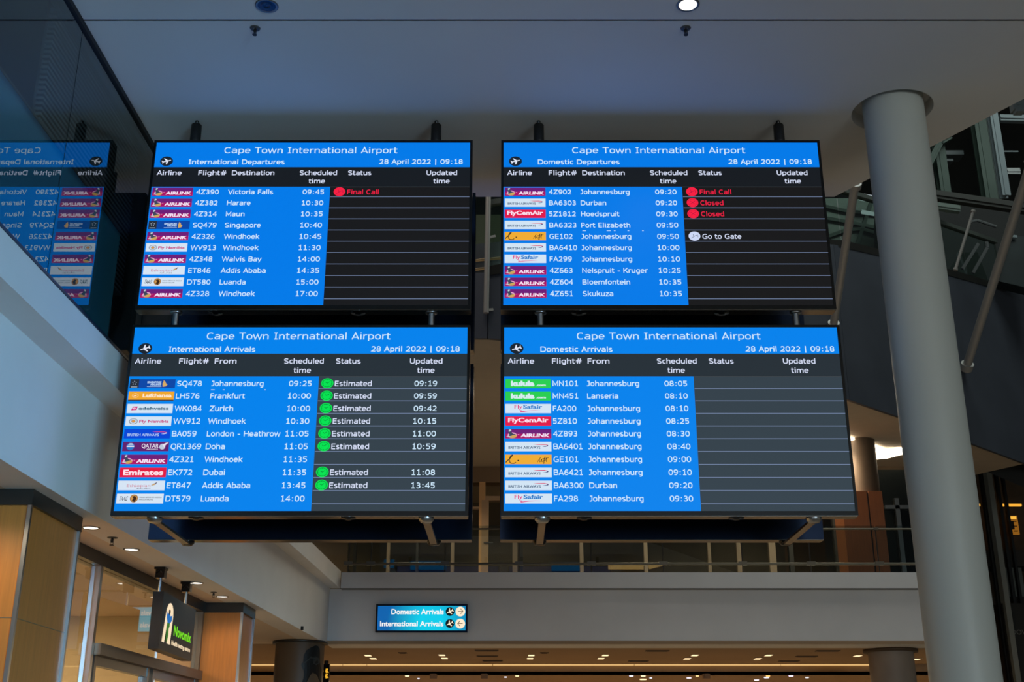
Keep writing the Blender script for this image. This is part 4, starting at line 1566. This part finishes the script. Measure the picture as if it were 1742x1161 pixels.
def airline_badge(kind, f, u, v, w_, h, parent, pick):
    """one airline badge, drawn in its cell"""
    b = MB()
    R_ = lambda a, c, d, e, l=0, m=0: f.rect(b, u + a * w_, u + c * w_, v + d * h, v + e * h, .0012 + l, m)
    D_ = lambda a, c, ra, rc, l, m: f.disc(b, u + a * w_, v + c * h, ra * w_, rc * h, .0012 + l, m)
    P_ = lambda pts, l, m: f.poly(b, [(u + a * w_, v + c * h) for a, c in pts], .0012 + l, m)
    T_ = lambda s, a, c, cap, wd, l, m, **k_: f.text(b, s, u + a * w_, v + c * h, cap * h, width=wd * w_, l=.0012 + l, m=m, **k_)
    if kind == 'airlink':
        ms = [C(110, 28, 118), C(172, 16, 98), C(246, 225, 246), C(205, 165, 90), C(60, 72, 92), C(236, 170, 210), C(196, 205, 220)]
        R_(0, 1, 0, .5, 0, 0); R_(0, 1, .5, 1, 0, 1)
        D_(.15, .66, .10, .30, .0005, 5); D_(.16, .74, .085, .22, .0008, 3)
        P_([(.06, .10), (.10, .02), (.14, .12), (.125, .30), (.17, .50), (.24, .55), (.16, .66), (.12, .74), (.07, .78), (.09, .62), (.07, .40)], .0011, 4)
        P_([(.075, .12), (.105, .03), (.135, .12), (.11, .24), (.08, .3)], .0014, 6)
        P_([(.02, .78), (.10, .74), (.12, .82), (.05, .86)], .0012, 6)
        P_([(.26, .58), (.31, .55), (.29, .62)], .0011, 5)
        T_('AIRLINK', .33, .84, .34, .635, .0012, 2, bold=.045, shear=.12)
    elif kind == 'fly_namibia':
        ms = [C(212, 228, 244), C(150, 160, 175), C(212, 228, 244), C(220, 150, 70), C(200, 50, 120)]
        R_(0, 1, 0, 1)
        D_(.17, .52, .10, .32, .0004, 1); D_(.17, .52, .075, .24, .0007, 2); D_(.17, .52, .05, .17, .0009, 1); D_(.17, .52, .035, .13, .0011, 3)
        T_('Fly Namibia', .30, .66, .28, .64, .0006, 4, bold=.03)
    elif kind == 'singapore':
        ms = [C(10, 70, 165), C(40, 46, 58), C(190, 205, 225), C(190, 215, 245), C(214, 170, 100)]
        R_(0, 1, 0, 1, 0, 0); R_(0, .20, 0, 1, .0003, 1)
        for i in range(5):
            a = radians(90 + 72 * i)
            P_([(.10 + .06 * cos(a + s_) * r_, .42 - .26 * sin(a + s_) * r_) for s_, r_ in ((0, 1), (.35, .55), (-.35, .55))], .0006, 2)
        R_(.03, .17, .84, .90, .0005, 2)
        T_('SINGAPORE', .38, .46, .20, .31, .0006, 3, bold=.04)
        T_('AIRLINES', .45, .70, .20, .24, .0006, 3, bold=.04)
        R_(.38, .70, .82, .86, .0005, 3)
        P_([(.74, .15), (.78, .28), (.79, .45), (.83, .60), (.80, .80), (.73, .86), (.72, .5), (.735, .3)], .0007, 4)
    elif kind == 'ethiopian':
        ms = [C(214, 228, 244), C(205, 130, 150), C(150, 165, 120), C(225, 160, 60), C(90, 80, 100)]
        R_(0, 1, 0, 1)
        T_('Ethiopian', .19, .66, .30, .50, .0005, 1, bold=.0)
        T_('AIRLINES', .40, .88, .13, .30, .0005, 4, bold=.0)
        P_([(.70, .48), (.84, .12), (.80, .40)], .0005, 4); P_([(.70, .50), (.80, .28), (.78, .44)], .0007, 3); P_([(.70, .54), (.79, .44), (.74, .54)], .0006, 2)
    elif kind == 'taag':
        ms = [C(214, 228, 244), C(36, 40, 50), C(150, 96, 40), C(206, 150, 80), C(60, 36, 16)]
        R_(0, 1, 0, 1)
        T_('TAAG', .05, .70, .42, .17, .0005, 1, bold=.01, shear=.3)
        D_(.37, .48, .085, .40, .0005, 2); D_(.37, .48, .07, .33, .0007, 3); P_([(.33, .3), (.39, .22), (.43, .5), (.39, .85), (.33, .7), (.36, .5)], .0009, 4)
        T_('LINHAS AEREAS DE ANGOLA', .48, .44, .12, .48, .0005, 1, bold=.01)
        T_('ANGOLA AIRLINES', .48, .66, .12, .30, .0005, 1, bold=.01)
    elif kind in ('british_white', 'british_blue'):
        wh = kind == 'british_white'
        ms = [C(210, 228, 244), C(20, 70, 110), C(215, 50, 100), C(30, 60, 120)] if wh else [C(4, 70, 215), C(190, 215, 245), C(220, 70, 120), C(215, 225, 245)]
        R_(0, 1, 0, 1)
        T_('BRITISH AIRWAYS', .07, .74, .26, .69, .0005, 1, bold=.015)
        P_([(.60, .27), (.84, .25), (.91, .31), (.93, .38), (.86, .34), (.70, .33)], .0005, 2)
        P_([(.93, .36), (.92, .48), (.86, .54), (.80, .52), (.88, .46), (.90, .38)], .0006, 3)
    elif kind == 'cemair':
        ms = [C(226, 24, 74), C(250, 225, 240)]
        R_(0, 1, 0, 1)
        T_('FlyCemAir', .06, .62, .46, .88, .0005, 1, bold=.035)
    elif kind == 'lift':
        ms = [C(240, 172, 50), C(34, 34, 30)]
        R_(0, 1, 0, 1)
        def sw(pts, t_):
            for a, c in zip(pts[:-1], pts[1:]):
                f.line(b, (u + a[0] * w_, v + a[1] * h), (u + c[0] * w_, v + c[1] * h), t_, .0018, 1)
        sw([(.01, .82), (.05, .62), (.10, .40), (.165, .04)], .0052)
        sw([(.165, .04), (.12, .10), (.09, .45), (.09, .72), (.12, .90), (.19, .92), (.23, .80)], .0048)
        D_(.28, .62, .02, .07, .0006, 1)
        sw([(.69, .80), (.73, .50), (.77, .25), (.745, .40), (.74, .78), (.77, .66), (.79, .45), (.785, .75), (.82, .70), (.86, .20), (.84, .9), (.82, .95), (.83, .6), (.87, .6), (.90, .25), (.885, .75), (.90, .72)], .0026)
        sw([(.80, .42), (.94, .34)], .0022)
    elif kind == 'safair':
        ms = [C(212, 228, 244), C(226, 40, 120), C(26, 120, 200)]
        R_(0, 1, 0, 1)
        T_('Fly', .20, .52, .40, .17, .0005, 1, bold=.012)
        T_('Safair', .39, .52, .40, .42, .0005, 2, bold=.03)
        P_([(.33, .66), (.36, .70), (.345, .80), (.5, .72), (.65, .70), (.82, .74), (.65, .745), (.5, .78), (.33, .90)], .0005, 1)
    elif kind == 'lufthansa':
        ms = [C(240, 166, 44), C(255, 232, 205), C(240, 150, 60), C(70, 60, 60)]
        R_(0, 1, 0, 1); R_(.0, 1, .9, 1.02, .0003, 3)
        f.ring(b, u + .15 * w_, v + .45 * h, .07 * w_, .24 * h, .0016, .0018, 1)
        P_([(.10, .55), (.14, .42), (.20, .36), (.16, .48), (.19, .5), (.14, .52)], .0006, 1)
        T_('Lufthansa', .31, .62, .38, .64, .0005, 1, bold=.04)
    elif kind == 'edelweiss':
        ms = [C(212, 228, 244), C(205, 24, 120), C(24, 84, 110), C(250, 200, 225)]
        R_(0, 1, 0, 1)
        P_([(.09, .70), (.13, .30), (.23, .28), (.21, .66)], .0005, 1)
        for i in range(6):
            D_(.16 + .022 * cos(i * pi / 3), .49 + .07 * sin(i * pi / 3), .012, .05, .0008, 3)
        T_('edelweiss', .25, .62, .27, .66, .0005, 2, bold=.03)
    elif kind == 'qatar':
        ms = [C(98, 30, 108), C(232, 225, 240), C(40, 120, 200), C(190, 200, 220)]
        R_(0, 1, 0, 1)
        D_(.17, .5, .085, .38, .0004, 2); R_(.09, .25, .42, .55, .0007, 1); P_([(.11, .35), (.15, .16), (.20, .16), (.235, .35)], .0008, 3)
        T_('QATAR', .41, .64, .42, .37, .0005, 1, bold=.015)
        T_('AIRWAYS', .52, .84, .12, .25, .0005, 1, bold=.02)
        D_(.86, .52, .065, .30, .0005, 3); P_([(.86, .3), (.94, .10), (.99, .08), (.93, .35), (.90, .6)], .0008, 1)
    elif kind == 'emirates':
        ms = [C(226, 20, 62), C(255, 225, 235)]
        R_(0, 1, 0, 1)
        T_('Emirates', .08, .76, .52, .86, .0005, 1, bold=.035)
    elif kind == 'kulula':
        ms = [C(40, 205, 80), C(215, 235, 240)]
        R_(0, 1, 0, 1)
        T_('kulula', .12, .74, .50, .52, .0005, 1, bold=.06)
        T_('.com', .68, .76, .22, .21, .0005, 1, bold=.04)
    pr = b.build('airline_logo', ms, parent)
    return pr


def display(cfg):
    x0, zt = cfg['x0'], cfg['zt'] + EYE
    Wd, Hd = 2.0, 1.118
    arr = cfg['kind'] == 'arr'
    t = thing('flight_display', cfg['label'], 'display', (x0 + 1, Yd + .05, zt - Hd - .02))
    bz, bb = .016, .026
    # bezel: four bars
    b = MB()
    b.box(x0 - bz, x0 + Wd + bz, Yd - .004, Yd + .03, zt, zt + bz)
    b.box(x0 - bz, x0 + Wd + bz, Yd - .004, Yd + .03, zt - Hd - bb, zt - Hd)
    b.box(x0 - bz, x0, Yd - .004, Yd + .03, zt - Hd, zt)
    b.box(x0 + Wd, x0 + Wd + bz, Yd - .004, Yd + .03, zt - Hd, zt)
    b.build('bezel', BLACK, t)
    b = MB()
    b.box(x0 - bz, x0 + Wd + bz, Yd + .03, Yd + .085, zt - Hd - bb, zt + bz)
    b.box(x0 + .3, x0 + Wd - .3, Yd + .085, Yd + .13, zt - Hd + .2, zt - .2)
    b.build('housing', BLACK, t)
    b = MB()
    b.box(x0 - bz + .002, x0 + Wd + bz - .002, Yd + .004, Yd + .083, zt - Hd - bb - .004, zt - Hd - bb)
    b.build('bottom_trim', mat('trim_bronze', (120, 112, 102), .22, .9), t)
    for cx_ in (.46, 1.33):
        b = MB()
        b.lathe((x0 + cx_, Yd + .045, zt - Hd - bb - .004), [(.001, -.012), (.016, -.012), (.02, -.004), (.045, -.003), (.045, 0)], 20)
        b.build('bolt_cover', BLACK, t)
    hb = .176 if not arr else .167
    db = .315 if not arr else .309
    f = Face((x0, Yd, zt), (1, 0, 0), (0, 0, 1), (0, -1, 0))
    b = MB()
    f.rect(b, 0, Wd, 0, hb, 0, 0)
    f.rect(b, 0, Wd, hb, db, 0, 1)
    f.rect(b, 0, 1.123, db, Hd, 0, 0)
    f.rect(b, 1.123, Wd, db, Hd, 0, 2)
    f.rect(b, 1.123, Wd, db, db + .0025, .0006, 4)
    for i in range(10):
        v = .385 + .0767 * i
        f.rect(b, 1.125, Wd, v - .0022, v + .0022, .0006, 3)
    dk = (22, 26, 31) if not arr else (38, 47, 54)
    dk2 = (23, 23, 24) if not arr else (52, 64, 73)  # lighter on arrivals screens: floor reflection put into the screen colour
    scr = b.build('screen', [em(CB[cfg['kind']], 1), em(dk, 1), em(dk2, 1), em((112, 128, 160), 1), em((70, 76, 80), 1)], t)
    L = .001
    def words_(nm, parts, colr):
        """one part per line of writing"""
        for a_, k_ in parts:
            b = MB()
            f.dtext(b, *a_, l=L, **k_)
            b.build(nm, colr, scr)
    wc, hc = C(*WHITE), C(214, 222, 246)
    sub = cfg['sub']
    dx = .018 if cfg['x0'] > -1 and arr else 0
    words_('title_text', [(('Cape Town International Airport', .436, .077, .0435), dict(width=1.102, wt=.14))], wc)
    words_('subtitle_text', [((sub[0], .217, .156, .034), dict(width=sub[1], wt=.17))], wc)
    words_('date_text', [(('28 April 2022 | 09:18', 1.955 + dx, .154, .034), dict(align='R', width=.533, wt=.17))], wc)
    b = MB()
    f.disc(b, .075, .134, .041, .034, L, 0)
    plane_icon(f, b, .075, .134, .031, 18 if not arr else 200, .0018, 1, .85)
    b.build('plane_icon', [C(24, 34, 46), C(226, 232, 248)], scr)
    hv = .233 if not arr else .230
    sx = .925 if not arr else .910
    ux = 1.727 if not arr else 1.660
    words_('column_heading', [(('Airline', .022, hv, .0325), dict(width=.157)), (('Flight#', .285, hv, .0325), dict(width=.176)),
                              (('Destination' if not arr else 'From', .497, hv, .0325), dict(width=.268 if not arr else .130)),
                              (('Scheduled', sx, hv, .0325), dict(width=.236)), (('time', sx + .112, hv + .058, .0325), dict(align='C', width=.103)),
                              (('Status', 1.231 if not arr else 1.219, hv, .0325), dict(width=.147)),
                              (('Updated', ux, hv, .0325), dict(width=.193)), (('time', ux + .096, hv + .058, .0325), dict(align='C', width=.103))], hc)
    lw = .255 if not arr else .268
    lx = .008
    for i, (lg, fl, dest, tm, st, up) in enumerate(cfg['rows']):
        dv = .0767 * i
        airline_badge(lg, f, lx, (.322 if not arr else .327) + dv, lw, .057, scr, i)
        base = .368 + dv if not arr else .371 + dv
        words_('flight_number', [((fl, .284 if not arr else .287, base, .0325), {})], wc)
        words_('scheduled_time', [((tm, 1.086 if not arr else 1.082, base, .0325), dict(align='R', width=.134))], wc)
        b = MB()
        f.dtext(b, dest, .483 if not arr else .49, base, .0325, l=L)
        if fl in ('SQ478', 'BA6323'):       # the clipped second line under a scrolling name
            for a, c in (((.0, .022), (.07, .082), (.315, .325)) if fl == 'SQ478' else ((.0, .022), (.15, .175), (.195, .205), (.28, .29), (.37, .38))):
                f.rect(b, .49 + a, .49 + c, base + .020, base + .024, L)
        b.build('place_name', wc, scr)
        if up:
            words_('updated_time', [((up, 1.690, base, .0325), dict(width=.134))], wc)
        if st:
            colr = {'Final Call': (246, 30, 66), 'Closed': (246, 30, 66), 'Go to Gate': (206, 216, 246), 'Estimated': (0, 226, 80)}[st]
            ink = {'Final Call': (150, 20, 60), 'Closed': (150, 20, 60), 'Go to Gate': (60, 70, 96), 'Estimated': (0, 90, 40)}[st]
            txc = (236, 30, 66) if colr[0] > 240 else (214, 222, 246)
            cu, cv = (1.183 if not arr else 1.175), .350 + dv + (.003 if arr else 0)
            b = MB()
            f.disc(b, cu, cv, .0365, .0315, L, 0)
            if st == 'Estimated':
                f.ring(b, cu, cv, .029, .025, .0022, .0016, 1)
                f.line(b, (cu, cv), (cu + .014, cv - .009), .0028, .0018, 1)
                f.line(b, (cu, cv), (cu - .010, cv - .006), .0028, .0018, 1)
                for a in range(0, 12, 3):
                    f.line(b, (cu + .022 * cos(a * pi / 6), cv + .019 * sin(a * pi / 6)), (cu + .027 * cos(a * pi / 6), cv + .023 * sin(a * pi / 6)), .002, .0018, 1)
            elif st == 'Closed':
                f.ring(b, cu, cv, .029, .025, .0012, .0016, 1)
                f.line(b, (cu - .016, cv - .012), (cu + .016, cv + .012), .002, .0018, 1)
                f.line(b, (cu - .016, cv + .012), (cu + .016, cv - .012), .002, .0018, 1)
            else:
                f.line(b, (cu - .02, cv + .014), (cu + .004, cv - .002), .0026, .0018, 1)
                f.line(b, (cu + .004, cv - .002), (cu + .02, cv - .008), .0026, .0018, 1)
                f.line(b, (cu - .008, cv - .014), (cu - .004, cv + .006), .0024, .0018, 1)
                f.line(b, (cu + .02, cv - .008), (cu + .022, cv + .008), .0024, .0018, 1)
            b.build('status_icon', [C(*colr), C(*ink)], scr)
            b = MB()
            f.dtext(b, st, 1.232 if not arr else 1.219, base, .0325, wt=.17, l=L)
            b.build('status_text', C(*txc), scr)
    return t


A = 'airlink'
UL = dict(kind='dep', x0=-2.267, zt=3.758, sub=('International Departures', .608), label='upper left flight display, International Departures, blue and black', rows=[
    (A, '4Z390', 'Victoria Falls', '09:45', 'Final Call', ''), (A, '4Z382', 'Harare', '10:30', '', ''), (A, '4Z314', 'Maun', '10:35', '', ''),
    ('singapore', 'SQ479', 'Singapore', '10:40', '', ''), (A, '4Z326', 'Windhoek', '10:45', '', ''), ('fly_namibia', 'WV913', 'Windhoek', '11:30', '', ''),
    (A, '4Z348', 'Walvis Bay', '14:00', '', ''), ('ethiopian', 'ET846', 'Addis Ababa', '14:35', '', ''), ('taag', 'DT580', 'Luanda', '15:00', '', ''), (A, '4Z328', 'Windhoek', '17:00', '', '')])
LL = dict(kind='arr', x0=-2.267, zt=2.496, sub=('International Arrivals', .516), label='lower left flight display, International Arrivals, with green Estimated marks', rows=[
    ('singapore', 'SQ478', 'Johannesburg', '09:25', 'Estimated', '09:19'), ('lufthansa', 'LH576', 'Frankfurt', '10:00', 'Estimated', '09:59'), ('edelweiss', 'WK084', 'Zurich', '10:00', 'Estimated', '09:42'),
    ('fly_namibia', 'WV912', 'Windhoek', '10:30', 'Estimated', '10:15'), ('british_blue', 'BA059', 'London - Heathrow', '11:05', 'Estimated', '11:00'), ('qatar', 'QR1369', 'Doha', '11:05', 'Estimated', '10:59'),
    (A, '4Z321', 'Windhoek', '11:35', '', ''), ('emirates', 'EK772', 'Dubai', '11:35', 'Estimated', '11:08'), ('ethiopian', 'ET847', 'Addis Ababa', '13:45', 'Estimated', '13:45'), ('taag', 'DT579', 'Luanda', '14:00', '', '')])
UR = dict(kind='dep', x0=-.053, zt=3.758, sub=('Domestic Departures', .518), label='upper right flight display, Domestic Departures, with red Closed entries', rows=[
    (A, '4Z902', 'Johannesburg', '09:20', 'Final Call', ''), ('british_white', 'BA6303', 'Durban', '09:20', 'Closed', ''), ('cemair', '5Z1812', 'Hoedspruit', '09:30', 'Closed', ''),
    ('british_white', 'BA6323', 'Port Elizabeth', '09:50', '', ''), ('lift', 'GE102', 'Johannesburg', '09:50', 'Go to Gate', ''), ('british_white', 'BA6410', 'Johannesburg', '10:00', '', ''),
    ('safair', 'FA299', 'Johannesburg', '10:10', '', ''), (A, '4Z663', 'Nelspruit - Kruger', '10:25', '', ''), (A, '4Z604', 'Bloemfontein', '10:35', '', ''), (A, '4Z651', 'Skukuza', '10:35', '', '')])
LR = dict(kind='arr', x0=-.047, zt=2.496, sub=('Domestic Arrivals', .430), label='lower right flight display, Domestic Arrivals, with empty status column', rows=[
    ('kulula', 'MN101', 'Johannesburg', '08:05', '', ''), ('kulula', 'MN451', 'Lanseria', '08:10', '', ''), ('safair', 'FA200', 'Johannesburg', '08:10', '', ''),
    ('cemair', '5Z810', 'Johannesburg', '08:25', '', ''), (A, '4Z893', 'Johannesburg', '08:30', '', ''), ('british_white', 'BA6401', 'Johannesburg', '08:40', '', ''),
    ('lift', 'GE101', 'Johannesburg', '09:00', '', ''), ('british_white', 'BA6421', 'Johannesburg', '09:10', '', ''), ('british_white', 'BA6300', 'Durban', '09:20', '', ''), ('safair', 'FA298', 'Johannesburg', '09:30', '', '')])
for cfg in (UL, LL, UR, LR):
    display(cfg)

# the displays of the far side, seen from behind
YRr = 7.345
for x0, zt_, lab in ((-2.267, 3.758, 'black back of the upper far-side display behind International Departures'), (-2.267, 2.496, 'black back of the lower far-side display behind International Arrivals'),
                     (-.06, 3.758, 'black back of the upper far-side display behind Domestic Departures'), (-.06, 2.496, 'black back of the lower far-side display behind Domestic Arrivals')):
    zt = zt_ + EYE
    t = thing('rear_display', lab, 'display', (x0 + 1, YRr + .05, zt - 1.14))
    b = MB(); b.box(x0 - .014, x0 + 2.014, YRr, YRr + .06, zt - 1.144, zt + .016); b.build('housing', mat('satin_back', (50, 64, 90), .16, .85), t)
    b = MB(); b.box(x0 - .016, x0 + 2.016, YRr + .06, YRr + .09, zt - 1.146, zt + .018); b.build('bezel', BLACK, t)
    b = MB(); b.box(x0, x0 + 2.0, YRr + .09, YRr + .092, zt - 1.118, zt); b.build('screen', em((0, 110, 220), .35), t)
    b = MB(); b.box(x0 - .012, x0 + 2.012, YRr, YRr + .088, zt - 1.150, zt - 1.146); b.build('bottom_trim', mat('trim_bronze', (120, 112, 102)), t)

for x0, zt_ in ((-2.267, 3.758), (-.06, 3.758)):
    for dx_ in (.25, 1.75):
        z0 = zt_ + EYE + .0185
        b = MB()
        b.cyl((x0 + dx_, YRr + .045, z0), (x0 + dx_, YRr + .045, ZC - .001), .03, n=20)
        tag(b.build('rear_sleeve', MATTE), 'hidden black sleeve holding the far-side display behind ' + ('International' if x0 < -1 else 'Domestic') + ' Departures, ' + ('left' if dx_ < 1 else 'right') + ' one', 'mount')

# mounting: ceiling sleeves, spacer posts, cross struts
posX = [(-2.043, 'over the left end of International Departures'), (-.490, 'over the right end of International Departures'), (.173, 'over the left end of Domestic Departures'), (1.725, 'over the right end of Domestic Departures')]
for x, nm in posX:
    t = thing('ceiling_sleeve', 'short black mounting sleeve ' + nm, 'mount', (x, Yd + .06, 3.774 + EYE))
    b = MB()
    b.lathe((x, Yd + .06, EYE), [(.001, 3.925), (.026, 3.925), (.033, 3.918), (.034, 3.80), (.034, 3.79), (.001, 3.79)], 28)
    b.build('sleeve', MATTE, t)
    b = MB(); b.lathe((x, Yd + .06, EYE), [(.009, 3.925), (.009, 3.935), (.012, 3.938), (.012, 3.9495), (.001, 3.9495)], 16); b.build('knob', BLACK, t)
    b = MB(); b.lathe((x, Yd + .06, EYE), [(.03, 3.79), (.03, 3.7745), (.001, 3.7745)], 24); b.build('steel_neck', STEEL, t)
for x, nm in posX:
    nm2 = nm.replace('over', 'below').replace('Departures', 'Departures display')
    t = thing('spacer_post', 'shiny steel post ' + nm2.replace(' display', ''), 'post', (x, Yd + .045, 2.512 + EYE))
    z0, z1 = 2.512 + EYE, 3.758 - 1.118 - .03 + EYE
    b = MB(); b.cyl((x, Yd + .045, z0), (x, Yd + .045, z1 - .012), .02, n=28); b.build('tube', STEEL, t)
    b = MB(); b.lathe((x, Yd + .045, z1), [(.02, -.012), (.034, -.008), (.036, 0), (.001, 0)], 28); b.build('flange', STEEL, t)
for x, nm in posX:
    nm2 = nm.replace('over', 'under').replace('International Departures', 'International Arrivals').replace('Domestic Departures', 'Domestic Arrivals')
    z = 2.496 - 1.118 - .032 + EYE
    t = thing('cross_strut', 'brown-grey metal strut running back ' + nm2, 'strut', (x, 7.0, z - .02))
    b = MB(); b.bar((x, Yd + .03, z - .012), (x, YRr + .06, z - .018), .042, .014); b.build('bar', mat('strut_metal', (142, 128, 110), .32, .8), t)
    for yy in (Yd + .045, YRr + .045):
        b = MB(); b.lathe((x, yy, z), [(.001, -.026), (.03, -.026), (.042, -.012), (.044, .0)], 24); b.build('flange', BLACK if yy > 7 else STEEL, t)
